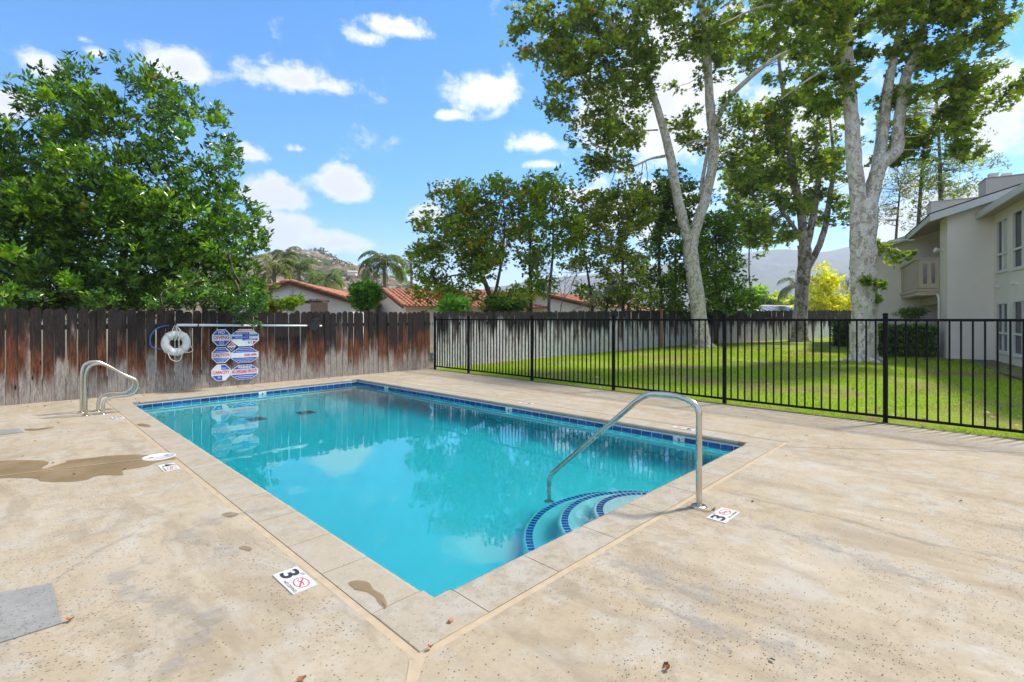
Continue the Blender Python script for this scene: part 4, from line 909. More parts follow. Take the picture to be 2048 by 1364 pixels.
p1 = [px_path([(240, 700, 12.6, .13), (245, 560, 12.6, .10), (250, 430, 12.7, .07), (225, 350, 12.8, .03)]), px_path([(246, 560, 12.4, .12), (310, 440, 12.8, .09), (340, 360, 13, .03)]),
      px_path([(248, 600, 12.4, .11), (350, 520, 12.6, .07), (420, 440, 13, .05), (460, 380, 13.2, .02)]), px_path([(243, 580, 12.4, .12), (120, 480, 12.2, .08), (20, 380, 12, .05), (0, 300, 12, .02)]), px_path([(60, 700, 12, .14), (70, 560, 12, .1), (80, 430, 12.4, .04), (95, 350, 13, .02)])]
T1 = tree('shade_tree', 'big dense glossy dark green tree leaning over the board fence on the left', gp(240, 740)+FN*1.5, p1, bl, 7900, 9, .09, .16, G1, 'oval', 'glossleaf', 'bark', clump=.46, twk=110, up=.45, shell=.3, flat=.75)
P, O = blob_pts([(b[0], b[1], b[2]-.5, b[3]*.95, b[4]*.95, b[5]) for b in bl], 900, .95); k_ = (O@np.array([FW[0], FW[1], 0])) < .1; P, O = P[k_], O[k_]
C, O2 = clumped(P, O, 300, .20, .7); sprays(C, 8, .06, .17, [(3, (.10, .22, .018)), (2, (.16, .27, .02)), (2, (.06, .15, .014))], 'oval', M['glossleaf'], T1, .45, 0, 'young_shoots', O2)
# sprigs that hang over the board tops
sp, so_ = blob_pts([(470, 590, 10.9, 55, 55, .4), (500, 625, 10.6, 26, 44, .2, 1.6), (445, 590, 10.6, 35, 18, .3), (330, 605, 9.9, 30, 22, .2), (90, 600, 9.2, 50, 24, .3, .6), (250, 596, 9.7, 36, 20, .3, .6), (10, 622, 8.9, 45, 34, .3), (180, 606, 9.5, 18, 12, .2, .5), (380, 590, 10.3, 40, 16, .3)], 260, .2)
C, O2 = clumped(sp, so_, 400, .16, .8); sprays(C, 9, .05, .085, [(3, (.045, .12, .014)), (1.5, (.10, .21, .02)), (2.5, (.02, .06, .011))], 'oval', M['glossleaf'], T1, .25, 0, 'hanging_sprigs', O2)
mb = MB()
for pth in (((470, 560, 11), (486, 600, 10.8), (505, 650, 10.6)), ((420, 560, 11), (330, 580, 10.4), (325, 615, 9.9)), ((455, 500, 12), (470, 548, 11.4), (498, 585, 10.8)), ((400, 500, 12), (360, 545, 11.5), (350, 600, 10.2))):
    s = spline([(*dp(*p), .02-.006*i) for i, p in enumerate(pth)], 6); mb.tube([q[:3] for q in s], [q[3] for q in s], 5)
mb.build('hanging_twig', M['bark'], T1, smooth=True)

# three sycamores on the lawn
GS = [(5, (.10, .155, .022)), (3, (.14, .20, .028)), (2, (.06, .10, .018)), (1.5, (.21, .25, .04)), (.04, (.28, .17, .05))]
Z1 = 23.8
p = [px_path([(1408, 697, Z1, 0.521), (1405, 685, Z1, 0.420), (1400, 650, Z1, 0.370), (1393, 590, Z1, 0.370), (1384, 530, Z1, 0.353), (1380, 490, Z1, 0.336), (1379, 470, Z1, 0.286)]),
     px_path([(1382, 500, Z1, 0.252), (1368, 450, Z1, 0.252), (1352, 380, Z1, 0.227), (1340, 310, Z1, 0.210), (1322, 240, Z1, 0.185), (1303, 180, Z1, 0.160), (1283, 120, Z1, 0.126), (1225, 50, Z1, 0.092), (1170, 10, Z1, 0.050)]),
     px_path([(1382, 500, Z1, 0.286), (1392, 455, Z1, 0.260), (1410, 400, Z1, 0.244), (1425, 330, Z1, 0.227), (1428, 280, Z1, 0.227), (1422, 235, Z1, 0.227), (1418, 180, Z1, 0.202), (1414, 100, Z1, 0.176), (1405, 20, Z1, 0.151), (1395, -80, Z1, 0.101), (1385, -200, Z1, 0.042)]),
     px_path([(1430, 250, Z1, 0.143), (1455, 200, Z1-.5, 0.126), (1500, 155, Z1-1, 0.109), (1560, 110, Z1-1.5, 0.076), (1620, 90, Z1-2, 0.042)]), px_path([(1400, 430, Z1+.3, 0.101), (1405, 360, Z1+.5, 0.092), (1418, 290, Z1+.4, 0.084), (1420, 270, Z1, 0.067)]),
     px_path([(1330, 312, Z1, 0.076), (1300, 318, Z1, 0.050), (1262, 335, Z1-.4, 0.042), (1230, 345, Z1-.6, 0.017)]), px_path([(1316, 260, Z1, 0.042), (1262, 262, Z1, 0.025)]), px_path([(1428, 285, Z1, 0.050), (1385, 282, Z1-.3, 0.042), (1355, 305, Z1-.5, 0.017)])]
bl = [(1120, 60, Z1-1, 105, 90, 2.6), (1060, 20, Z1-1, 60, 60, 1.8), (1150, 180, Z1-1, 80, 95, 2.2), (1200, 290, Z1-1, 60, 70, 1.8), (1230, 120, Z1, 90, 100, 2.4), (1260, 230, Z1, 60, 80, 2), (1240, 390, Z1, 65, 45, 1.6), (1330, 400, Z1+1.5, 60, 60, 1.5), (1310, 60, Z1, 90, 80, 2.4), (1400, 130, Z1, 70, 60, 2),
      (1460, 60, Z1, 80, 60, 2.2), (1470, 240, Z1, 60, 55, 1.6), (1380, 260, Z1+1, 50, 60, 1.6), (1300, -60, Z1, 220, 70, 3), (1110, 120, Z1, 60, 70, 1.8), (1480, 330, Z1+1, 50, 45, 1.5)]
tree('sycamore', 'pale barked forked sycamore whose trunk leans left of the lawn middle', gp(1405, 693), p, bl, 4000, 7, .22, .20, GS, 'maple', 'leaf', 'sycamore', 'sycamores on the lawn', clump=.62, twk=150, up=.1, shell=.3, twr=.016, flat=.55)
Z2 = 28.2
p = [px_path([(1598, 686, Z2, .56), (1599, 670, Z2, .44), (1601, 620, Z2, .37), (1606, 560, Z2, .36), (1610, 520, Z2, .37), (1608, 490, Z2, .34)]), px_path([(1608, 510, Z2, .26), (1606, 470, Z2, .24), (1600, 410, Z2, .22), (1585, 350, Z2, .2), (1578, 290, Z2, .17), (1572, 220, Z2, .14), (1560, 140, Z2, .09), (1552, 60, Z2, .05)]),
     px_path([(1612, 500, Z2, .2), (1622, 455, Z2, .19), (1632, 400, Z2, .17), (1638, 340, Z2, .14), (1632, 300, Z2, .1), (1636, 220, Z2, .05)]), px_path([(1608, 545, Z2, .22), (1632, 505, Z2, .18), (1650, 455, Z2, .16), (1660, 390, Z2, .14), (1668, 330, Z2, .10), (1660, 240, Z2, .06)]),
     px_path([(1604, 485, Z2, .14), (1585, 450, Z2-.3, .11), (1565, 425, Z2-.6, .08), (1550, 400, Z2-.8, .04)]), px_path([(1582, 330, Z2, .07), (1565, 322, Z2, .06), (1535, 330, Z2, .03)]), px_path([(1578, 292, Z2, .06), (1555, 270, Z2, .05), (1520, 260, Z2, .02)])]
bl = [(1540, 400, Z2, 90, 80, 2.4), (1480, 450, Z2-1, 50, 50, 1.6), (1540, 480, Z2-1, 60, 28, 1.5), (1620, 350, Z2, 90, 70, 2.4), (1600, 250, Z2, 90, 80, 2.6), (1540, 250, Z2, 60, 90, 2), (1680, 430, Z2, 40, 40, 1.5), (1590, 150, Z2, 100, 80, 2.6), (1540, 60, Z2, 80, 70, 2.4), (1640, 60, Z2, 70, 80, 2.4), (1660, 300, Z2, 40, 80, 1.6), (1500, 340, Z2, 45, 60, 1.6)]
tree('sycamore', 'dark trunked sycamore at the back of the lawn before the grey fence', dp(1598, 682, Z2), p, bl, 2400, 7, .26, .24, [(4, (.10, .165, .025)), (3, (.15, .21, .03)), (2, (.065, .11, .02)), (1, (.21, .24, .04)), (.04, (.30, .17, .06))], 'maple', 'leaf', 'sycamoredark', 'sycamores on the lawn', clump=.65, twk=120, up=.1, shell=.3, twr=.018, flat=.5)
Z3 = 16.4
p = [px_path([(1727, 738, Z3, 0.546), (1727, 722, Z3, 0.440), (1728, 690, Z3, 0.378), (1729, 620, Z3, 0.370), (1727, 550, Z3, 0.378), (1726, 480, Z3, 0.378), (1728, 430, Z3, 0.405), (1727, 400, Z3, 0.370)]),
     px_path([(1722, 440, Z3, 0.258), (1716, 390, Z3, 0.236), (1708, 320, Z3, 0.228), (1704, 250, Z3, 0.213), (1698, 180, Z3, 0.205), (1692, 100, Z3, 0.198), (1688, 20, Z3, 0.190), (1684, -80, Z3, 0.152), (1680, -220, Z3, 0.076)]),
     px_path([(1733, 440, Z3, 0.251), (1742, 400, Z3, 0.228), (1750, 360, Z3, 0.228), (1762, 330, Z3, 0.213), (1785, 310, Z3, 0.198), (1795, 295, Z3, 0.190), (1796, 260, Z3, 0.167), (1804, 200, Z3, 0.160), (1813, 150, Z3, 0.152), (1838, 90, Z3, 0.129), (1850, 20, Z3, 0.099), (1865, -80, Z3, 0.061)]),
     px_path([(1752, 350, Z3, 0.152), (1766, 280, Z3+.2, 0.144), (1774, 200, Z3+.2, 0.137), (1785, 130, Z3+.2, 0.122), (1800, 60, Z3+.2, 0.106), (1820, -40, Z3, 0.061)]), px_path([(1746, 345, Z3+.4, 0.091), (1756, 280, Z3+.8, 0.084), (1765, 200, Z3+1, 0.076), (1775, 140, Z3+1, 0.038)]),
     px_path([(1684, 60, Z3, 0.099), (1665, 20, Z3-.3, 0.076), (1610, 5, Z3-.8, 0.053), (1520, 15, Z3-1.2, 0.038), (1440, 50, Z3-1.4, 0.015)]), px_path([(1692, 132, Z3, 0.046), (1650, 140, Z3-.3, 0.038), (1600, 170, Z3-.5, 0.030), (1560, 200, Z3-.6, 0.015)]), px_path([(1708, 600, Z3+.3, 0.023), (1765, 500, Z3, 0.023), (1790, 482, Z3, 0.015), (1830, 480, Z3, 0.008)][1:])]
bl = [(1880, 60, Z3, 90, 70, 2.2), (1850, 170, Z3, 70, 80, 1.9), (1930, 130, Z3-.5, 60, 70, 1.6), (1970, 190, Z3-.5, 50, 40, 1.2), (1880, 270, Z3, 65, 60, 1.7), (1760, 60, Z3, 60, 80, 1.8), (1640, 40, Z3-.5, 70, 60, 1.7), (1560, 20, Z3-1, 80, 40, 1.6), (1660, 170, Z3, 40, 45, 1.2), (1640, 210, Z3, 55, 25, 1.2), (1960, 30, Z3-1, 60, 50, 1.5), (1850, -60, Z3, 200, 70, 2.6), (1620, -60, Z3, 150, 60, 2.4), (1790, 500, Z3-.2, 50, 22, .7, 1.2), (1770, 300, Z3+1, 30, 50, 1)]
T3 = tree('sycamore', 'largest mottled white sycamore splitting into upright limbs beside the apartment building', gp(1727, 722, .11), p, bl, 3000, 7, .18, .18, [(4, (.11, .175, .022)), (3, (.16, .225, .03)), (2, (.06, .11, .018)), (1.3, (.23, .26, .04))], 'maple', 'leaf', 'sycamore', 'sycamores on the lawn', clump=.45, twk=90, up=.1, shell=.3, twr=.012, flat=.5)
# root flare and leafy sprouts on the trunk
def flare(px, py, Z, R_, root, mat, n=7):
    c = dp(px, py, Z); mb = MB()
    for i in range(n):
        a = i*6.283/n+.4; d = Vector((math.cos(a), math.sin(a), 0)); s = spline([(*(c+d*R_*.35+UP*.45), R_*.32), (*(c+d*R_*.8+UP*.1), R_*.3), (*(c+d*R_*1.5-UP*.03), R_*.16), (*(c+d*R_*2.1-UP*.12), R_*.08)], 4); mb.tube([q[:3] for q in s], [q[3] for q in s], 8, wob=.06)
    mb.build('root_flare', M[mat], root, smooth=True)
flare(1727, 722, Z3, .42, T3, 'sycamore'); flare(1406, 694, Z1, .42, [o for o in D.objects if o.name == 'sycamore'][0], 'sycamore'); flare(1598, 682, Z2, .38, [o for o in D.objects if o.name == 'sycamore.001'][0], 'sycamoredark')
sp, so_ = blob_pts([(1752, 570, Z3-.3, 14, 12, .3), (1732, 562, Z3-.5, 8, 8, .1), (1750, 600, Z3-.3, 6, 6, .1)], 60, .1); sprays(sp, 6, .06, .14, [(1, (.16, .23, .03)), (1, (.08, .14, .02))], 'maple', M['leaf'], T3, .2, 0, 'trunk_sprouts', so_)

# row of round leaved trees beyond the fence
GM = [(5, (.065, .125, .018)), (3, (.10, .17, .02)), (2, (.04, .08, .014)), (1, (.16, .21, .025)), (.15, (.20, .12, .03))]
def mid(label, base, Z, trunkpts, blobs, n, palette=GM, size=.2, name='garden_tree', group='leafy trees in a row beyond the grey fence', clump=.55, per=7, shape='broad', twk=120):
    p = [px_path([(x, y, Z, r) for x, y, r in tp]) for tp in trunkpts]; n = int(n*.62); palette = [(w, (q[0]*1.85, q[1]*1.6, q[2]*1.3)) for w, q in palette]
    return tree(name, label, dp(base[0], base[1], Z), p, [(b[0], b[1], Z+(b[4] if len(b) > 4 else 0), b[2], b[3], 1.8) for b in blobs], n, per, .18, size, palette, shape, 'leaf', 'bark', group, clump=clump, twk=twk, up=.05, shell=.3, twr=.012, flat=.7, seg=7)
mid('rounded tree with reddish leaves at the left end of the row', (990, 660), 21.5, [[(992, 680, .14), (985, 610, .12), (968, 560, .1), (940, 500, .07), (900, 440, .03)], [(985, 610, .08), (1000, 540, .06), (1010, 450, .04), (1005, 390, .02)], [(968, 565, .06), (920, 550, .04), (870, 560, .02)]],
    [(900, 410, 50, 42), (880, 470, 50, 50), (850, 520, 42, 40), (860, 575, 38, 30), (940, 460, 55, 60), (1000, 395, 48, 42), (960, 520, 50, 45), (1010, 460, 45, 45), (915, 590, 40, 22), (945, 400, 40, 36), (1020, 380, 30, 25)], 3000, [(5, (.07, .125, .018)), (2, (.10, .16, .02)), (.6, (.20, .12, .03)), (2, (.045, .085, .014))])
mid('open crowned slim tree, second in the row beyond the grey fence', (1085, 655), 22.5, [[(1060, 680, .1), (1062, 600, .08), (1060, 500, .06), (1068, 420, .03)], [(1100, 680, .08), (1098, 600, .07), (1106, 500, .05), (1105, 420, .02)], [(1075, 670, .06), (1052, 610, .05), (1030, 560, .02)]],
    [(1085, 385, 48, 30), (1110, 415, 42, 38), (1060, 440, 40, 40), (1090, 500, 45, 40), (1075, 560, 40, 32), (1020, 600, 45, 34, -1.2), (1140, 460, 35, 50)], 1900)
mid('loose tree with bare grey twigs, third in the row beyond the grey fence', (1200, 655), 23.5, [[(1247, 680, .1), (1246, 600, .08), (1244, 500, .06), (1235, 420, .03)], [(1190, 670, .07), (1180, 580, .06), (1165, 480, .03)], [(1205, 670, .06), (1220, 580, .05), (1235, 540, .02)]],
    [(1180, 430, 45, 50), (1215, 480, 50, 50), (1250, 430, 50, 55), (1165, 520, 40, 40), (1240, 540, 50, 45), (1200, 590, 60, 30), (1270, 590, 45, 32)], 2300, [(4, (.075, .12, .022)), (3, (.11, .16, .03)), (2, (.045, .075, .018)), (.8, (.16, .15, .09))])
mid('dark full tree behind the leaning sycamore', (1330, 655), 25.5, [[(1320, 690, .12), (1322, 600, .1), (1318, 500, .07), (1330, 420, .03)], [(1350, 690, .1), (1348, 600, .08), (1352, 500, .04)]],
    [(1310, 420, 50, 60), (1340, 480, 55, 60), (1295, 540, 45, 50), (1345, 570, 60, 50), (1320, 610, 70, 25), (1370, 410, 50, 60), (1390, 520, 40, 60)], 2900, [(4, (.045, .10, .015)), (2, (.08, .15, .02)), (3, (.03, .065, .012))])
mid('green tree spilling right of the leaning sycamore over the grey fence', (1430, 655), 26.5, [[(1432, 690, .12), (1430, 600, .1), (1432, 500, .06), (1430, 450, .03)]], [(1430, 470, 45, 55), (1440, 540, 48, 50), (1455, 590, 48, 36), (1415, 600, 40, 34), (1480, 600, 28, 24), (1460, 500, 30, 40)], 2100, [(4, (.05, .115, .016)), (2, (.09, .17, .02)), (2, (.035, .07, .012))])
mid('tall dark tree between the two left sycamores', (1530, 655), 44, [[(1506, 640, .07), (1498, 540, .06), (1500, 400, .05), (1490, 320, .03)]], [(1500, 400, 50, 60), (1480, 330, 40, 50), (1510, 470, 40, 30), (1560, 360, 40, 50)], 1100, size=.36, clump=1.1)
# fine leaved trees behind the building
mid('tall feathery tree rising behind the apartment roof', (1840, 600), 42, [[(1884, 600, .22), (1882, 420, .18), (1880, 330, .14), (1876, 240, .08), (1870, 120, .04)], [(1830, 600, .18), (1838, 430, .14), (1845, 330, .1), (1850, 250, .04)]],
    [(1880, 330, 70, 40), (1900, 270, 70, 40), (1850, 380, 60, 30), (1930, 330, 50, 26), (1850, 440, 50, 36), (1820, 330, 34, 40), (1900, 380, 55, 22), (1860, 220, 60, 40), (1940, 380, 35, 10)], 2600, [(3, (.08, .13, .03)), (2, (.12, .17, .04)), (2, (.05, .08, .025))], size=.25, group=None, clump=1.0, per=6, shape='oval', name='feathery_tree')
mid('thin pale tree left of the apartment roof behind the white sycamore', (1780, 600), 40, [[(1790, 620, .14), (1792, 480, .1), (1800, 380, .05)]], [(1790, 400, 40, 50), (1770, 450, 30, 40), (1810, 340, 30, 30)], 350, [(3, (.12, .14, .07)), (2, (.16, .17, .09))], size=.2, group=None, per=5, shape='oval', name='feathery_tree')
mid('yellow green pyramidal tree beyond the far end of the grey fence', (1658, 645), 46, [[(1658, 650, .12), (1656, 600, .1), (1655, 550, .04)]], [(1655, 555, 26, 28), (1650, 590, 40, 28), (1665, 615, 48, 22), (1620, 605, 20, 22), (1640, 630, 50, 12), (1690, 600, 18, 20)], 1500, [(3, (.22, .26, .02)), (3, (.30, .32, .03)), (2, (.14, .18, .02))], size=.3, group=None, clump=.8, twk=20)
def bush(label, px, py, Z, rx, ry, palette, n=320, size=.2, cat='bush', name='bush', depth=None, base=None, twk=14, shape='broad'):
    p = [px_path([(px, (base or py+ry), Z, .05), (px, py, Z, .04), (px-rx*.1, py-ry*.5, Z, .02)])]
    return tree(name, label, dp(px, base or py+ry, Z), p, [(px, py, Z, rx, ry, depth or rx*Z/FPX)], n, 7, .1, size, palette, shape, 'leaf', 'bark', None, clump=.3*Z/25, twk=twk, up=.2, shell=.25, twr=.01, seg=6, cat=cat)
bush('round clipped lollipop tree between the two terracotta roofed houses', 734, 592, 21, 35, 27, [(3, (.06, .17, .015)), (2, (.11, .24, .02)), (2, (.03, .09, .012))], 1100, .13, 'tree', 'lollipop_tree', .75, 650)
bush('yellow green shrub in front of the pergola of the gabled house', 585, 607, 17, 15, 14, [(3, (.16, .26, .03)), (2, (.24, .32, .05)), (1, (.08, .15, .02))], 200, .12, 'shrub', 'shrub')
bush('flowering yellow shrub left of the pergola', 540, 612, 17, 28, 16, [(3, (.14, .20, .03)), (2, (.30, .26, .04)), (2, (.07, .12, .02))], 200, .12, 'shrub', 'shrub')
bush('bright green palm-like shrub beyond the fence under the terracotta roof', 905, 612, 19, 26, 16, [(3, (.12, .28, .04)), (2, (.20, .36, .07))], 170, .28, 'shrub', 'shrub', shape='oval')
bush('low shrub beyond the fence left of the iron fence corner', 1000, 615, 19.5, 40, 22, [(3, (.05, .11, .015)), (2, (.08, .15, .02))], 420, .16, 'shrub', 'shrub')
bush('bright lime tree far behind the solar panel roof', 1512, 600, 95, 26, 26, [(3, (.20, .34, .06)), (2, (.28, .42, .08)), (1, (.12, .22, .04))], 420, .8, 'tree', 'garden_tree')
bush('yellowish tree far behind the right-hand small roof', 1558, 608, 92, 26, 18, [(3, (.26, .34, .05)), (2, (.34, .38, .06))], 360, .8, 'tree', 'garden_tree')
bush('dark little tree between the two small far roofs', 1530, 613, 70, 16, 12, [(3, (.04, .09, .015)), (1, (.07, .13, .02))], 200, .45, 'tree', 'garden_tree')
bush('grey green shrub on the patio behind the clipped hedge', 1822, 628, 18.2, 19, 11, [(3, (.07, .12, .04)), (2, (.11, .15, .05)), (1, (.17, .14, .06))], 260, .09, 'shrub', 'shrub', .4)
bush('small yellow green tree by the far left roof behind the glossy tree', 500, 585, 15, 30, 38, [(3, (.08, .16, .02)), (2, (.14, .22, .03)), (1, (.05, .1, .015))], 330, .12, 'tree', 'garden_tree')
# dead grey twigs between the second and third tree
mb = MB()
def twig(p, d, l, r, k):
    e = p+d*l; mb.tube([p, (p+e)/2+Vector((random.gauss(0, .05), random.gauss(0, .05), random.gauss(0, .03)))*l, e], [r, r*.8, r*.55], 4, caps=False)
    if k: 
        for _ in range(3): twig(p.lerp(e, random.uniform(.5, 1)), (d+Vector((random.gauss(0, .5), random.gauss(0, .5), random.gauss(0, .3)))).normalized(), l*.62, r*.55, k-1)
twig(dp(1110, 660, 20.5), Vector((.25, -.1, 1)).normalized(), 1.6, .035, 4); twig(dp(1115, 655, 20.5), Vector((.75, -.5, .75)).normalized(), 1.7, .03, 4); twig(dp(1105, 655, 20.5), Vector((-.1, .1, 1)).normalized(), 1.9, .03, 4)
o = mb.build('dead_shrub', plain('grey_dead_wood', (.22, .19, .16), .9), smooth=True); tag(o, 'leafless grey twiggy shrub standing among the row of trees', 'dead shrub')
mb = MB(); base = dp(1693, 640, 50)
for _ in range(5): twig(base+Vector((random.uniform(-.6, .6), 0, 0)), Vector((random.gauss(0, .12), random.gauss(0, .1), 1)).normalized(), 2.6, .05, 4)
o = mb.build('bare_tree', plain('pale_bare_wood', (.28, .23, .19), .9), smooth=True); tag(o, 'bare leafless tree beside the yellow green tree', 'tree')

# hedge in front of the patio
def hedge(label, pts, h, w, n):
    A, B = pts; d = (B-A); d.z = 0; Ln = d.length; d.normalize(); nr = Vector((-d.y, d.x, 0)); root = thing('hedge', label, 'hedge', A)
    # leaves on the surfaces of the clipped box
    C = []; O = []
    for _ in range(n):
        u = random.random(); f = random.random(); z0 = A.z
        if f < .5: s = random.choice((-1, 1)); q = A+d*u*Ln+nr*s*w/2*(random.uniform(.8, 1.02)); q.z = z0+random.random()*h; o_ = nr*s
        elif f < .8: q = A+d*u*Ln+nr*random.uniform(-w/2, w/2); q.z = z0+h*random.uniform(.92, 1.03)+.03*math.sin(u*17); o_ = UP
        else: s = random.choice((0, 1)); q = A+d*s*Ln+nr*random.uniform(-w/2, w/2); q.z = z0+random.random()*h; o_ = d*(2*s-1)
        C.append(q); O.append(o_)
    C = np.array([tuple(c) for c in C])+rng.normal(0, .03, (n, 3)); sprays(C, 6, .05, .075, [(3, (.06, .125, .025)), (2, (.09, .17, .035)), (2, (.035, .075, .018)), (.6, (.18, .26, .06))], 'broad', M['glossleaf'], root, .2, 0, 'foliage', np.array([tuple(o) for o in O]))
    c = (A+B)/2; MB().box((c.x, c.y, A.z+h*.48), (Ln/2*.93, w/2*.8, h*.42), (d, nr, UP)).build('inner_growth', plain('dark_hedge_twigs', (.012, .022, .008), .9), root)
    for k in range(int(Ln/.6)): MB().tube([A+d*(.3+k*.6)-UP*.05, A+d*(.3+k*.6)+UP*.3], .02, 6).build('stem', M['bark'], root)
    return root

# ------------------------------------------------------------------ apartment building
M['stucco'] = None
t = NT('grey_stucco'); n = t.noise(90, 4, .7); n2 = t.noise(.8, 5); M['stucco'] = t.pbr(t.mix(t.ramp(n2, .35, .65), (.76, .71, .65), (.82, .765, .705)), .9, nrm=t.bump(n, .6, .006), spec=.2)
M['trim'] = plain('pale_painted_trim', (.60, .62, .62), .6, var=.05); M['trimbeige'] = plain('beige_painted_timber', (.46, .39, .31), .7, var=.06)
M['winwhite'] = plain('white_window_frame', (.70, .70, .68), .5, var=.04); M['roofdark'] = plain('asphalt_shingles', (.07, .065, .06), .95, scale=20, bump=.6)
t = NT('window_glass'); M['glass'] = t.pbr((.010, .011, .014), .04, spec=.35)
M['curtain'] = plain('white_curtain', (.60, .60, .57), .8, var=.1, scale=12); M['interior'] = plain('dark_interior', (.02, .02, .022), .8)
TH = R(31.5); U2 = math.sin(TH)*RT+math.cos(TH)*FW; V2 = math.cos(TH)*RT-math.sin(TH)*FW; U = Vector((U2[0], U2[1], 0)); V = Vector((V2[0], V2[1], 0))
K = dp(1988, 638, 16.06); K.z = 0; gz = tz(K.x)-.02
bld = thing('apartment_building', 'two storey grey stucco apartment building with balcony on the right', 'building', (K.x, K.y, gz))
def BP(u, v, z): return K+U*u+V*v+UP*z
def wall(u0, u1, v0, v1, z0, z1, name='wall', mat='stucco', parent=bld):
    c = BP((u0+u1)/2, (v0+v1)/2, (z0+z1)/2); return MB().box(c, (abs(u1-u0)/2, abs(v1-v0)/2, (z1-z0)/2), (U, V, UP)).build(name, M[mat], parent)
vL = -1.157; e0 = 5.04
SL = .313
def poly_wall(pts, ext, name='wall', mat='stucco'):
    return MB().prism(pts, ext).build(name, M[mat], bld)
zr = lambda v: e0-.2+SL*(v-(vL-.517))        # underside of block A roof
# A: front gable wall (plane u=0)
poly_wall([BP(0, vL, gz-.3), BP(0, 8, gz-.3), BP(0, 8, zr(8)), BP(0, vL, zr(vL))], U*.2)
# S: side wall from A back to the recess, then above/below nothing
poly_wall([BP(.2, vL, gz-.3), BP(1.16, vL, gz-.3), BP(1.16, vL, zr(vL)), BP(.2, vL, zr(vL))], V*.2)
# recess: back wall, far wall (continues wall C)
wall(1.162, 4.96, .9, 1.1, gz-.3, 5.3); 
poly_wall([BP(1.16, vL+.2, gz-.3), BP(1.16, .9, gz-.3), BP(1.16, .9, zr(.9)), BP(1.16, vL+.2, zr(vL))], -U*.15)
vC = vL-1.6
zc = lambda v: zat(483, 22)+(v-vC)*SL
poly_wall([BP(4.96, vC, gz-.3), BP(4.96, 1.1, gz-.3), BP(4.96, 1.1, zr(1.1)), BP(4.96, vL, zr(vL)), BP(4.96, vC, zr(vC))], U*.2)
poly_wall([BP(5.16, vC, gz-.3), BP(13, vC, gz-.3), BP(13, vC, zr(vC)), BP(5.16, vC, zr(vC))], V*.2)
# floor slab / patio header
wall(1.17, 4.95, vL+.02, .89, 2.35, 2.60, 'floor_slab', 'trimbeige'); wall(1.17, 4.94, vL+.0, vL+.12, 2.05, 2.345, 'header_beam', 'trimbeige')
wall(1.17, 4.95, vL+.02, .89, gz-.2, gz+.02, 'patio_floor', 'patch')
# balcony
bz0, bz1 = 2.62, zat(517, 17.98); bv = vL-.63
bal = thing('balcony', None, None, (0, 0, 0)); bal.parent = bld; bal.location = -wloc(bld)
wall(1.16, 4.90, bv-.02, vL-.003, 2.36, 2.50, 'balcony_slab', 'trimbeige', bal); wall(1.14, 4.92, bv-.06, vL-.003, 2.505, 2.60, 'fascia_board', 'trimbeige', bal)
wall(1.12, 4.95, bv-.07, bv+.06, bz1-.05, bz1, 'top_rail', 'trimbeige', bal); wall(1.12, 1.25, bv+.063, vL-.003, bz1-.05, bz1, 'top_rail', 'trimbeige', bal)
k = 0; u = 1.20
bmesh_ = MB().box((0, 0, 0), (.062, .011, (bz1-.05-bz0)/2-.004), (U, V, UP)).mesh('slat', M['trimbeige'])
while u < 4.9:
    o = link('slat', bmesh_, bal, rel=True); o.location = BP(u+.065, bv, (bz0+bz1-.05)/2)-wloc(bal); u += .145
for u in (1.2, 2.9, 4.88): wall(u-.04, u+.04, bv+.02, bv+.08, bz0, bz1-.055, 'post', 'trimbeige', bal)
pn = MB(); fz0, fz1 = bz0, bz1-.055                 # end panel with two slots
def ep(v0, v1, z0, z1): pn.box(BP(1.155, (v0+v1)/2, (z0+z1)/2), (.015, (v1-v0)/2, (z1-z0)/2), (U, V, UP))
v0, v1 = bv+.02, vL-.01; w = v1-v0; s1, s2, s3, s4 = v0+w*.24, v0+w*.42, v0+w*.62, v0+w*.80
for a, b in ((v0, s1), (s2, s3), (s4, v1)): ep(a, b, fz0, fz1)
for a, b in ((s1, s2), (s3, s4)): ep(a, b, fz0, fz0+.16); ep(a, b, fz1-.16, fz1)
pn.build('end_panel', M['trimbeige'], bal)
for a, b in ((v0, s1), (s2, s3), (s4, v1)): pass
# roof of block A: slab following the slope, fascias
def slope_slab(u0, u1, va, vb, za, zb, th, name, mat, parent=bld):
    q = [BP(u0, va, za), BP(u0, vb, zb), BP(u0, vb, zb-th), BP(u0, va, za-th)]; return MB().prism(q, U*(u1-u0)).build(name, M[mat], parent)
ve = vL-.517
slope_slab(-.37, 13, ve+.03, 8, e0-.02+.03*SL, e0-.02+SL*(8-ve), .16, 'roof_deck', 'trimbeige')
slope_slab(-.41, 13.02, ve-.02, 8.02, e0+.02, e0+.02+SL*(8.04-ve), .035, 'roof', 'roofdark')
slope_slab(-.42, -.373, ve-.0, 8, e0-.018, e0-.018+SL*(8-ve), .235, 'fascia_board', 'trim')
slope_slab(-.37, 13, ve-.0, ve+.028, e0-.018, e0-.018+.02*SL, .2, 'fascia_board', 'trim')
slope_slab(8, 13, 8.05, 16, e0+SL*(8-ve), e0, .2, 'roof', 'roofdark')
# roof over C
vc2 = vC-.5; zc2 = e0+SL*(vc2-ve)
slope_slab(4.60, 13, vc2, ve-.03, zc2, e0-.03*SL, .18, 'roof', 'roofdark'); slope_slab(4.55, 4.597, vc2, ve-.03, zc2-.01, e0-.01-.03*SL, .21, 'fascia_board', 'trim')
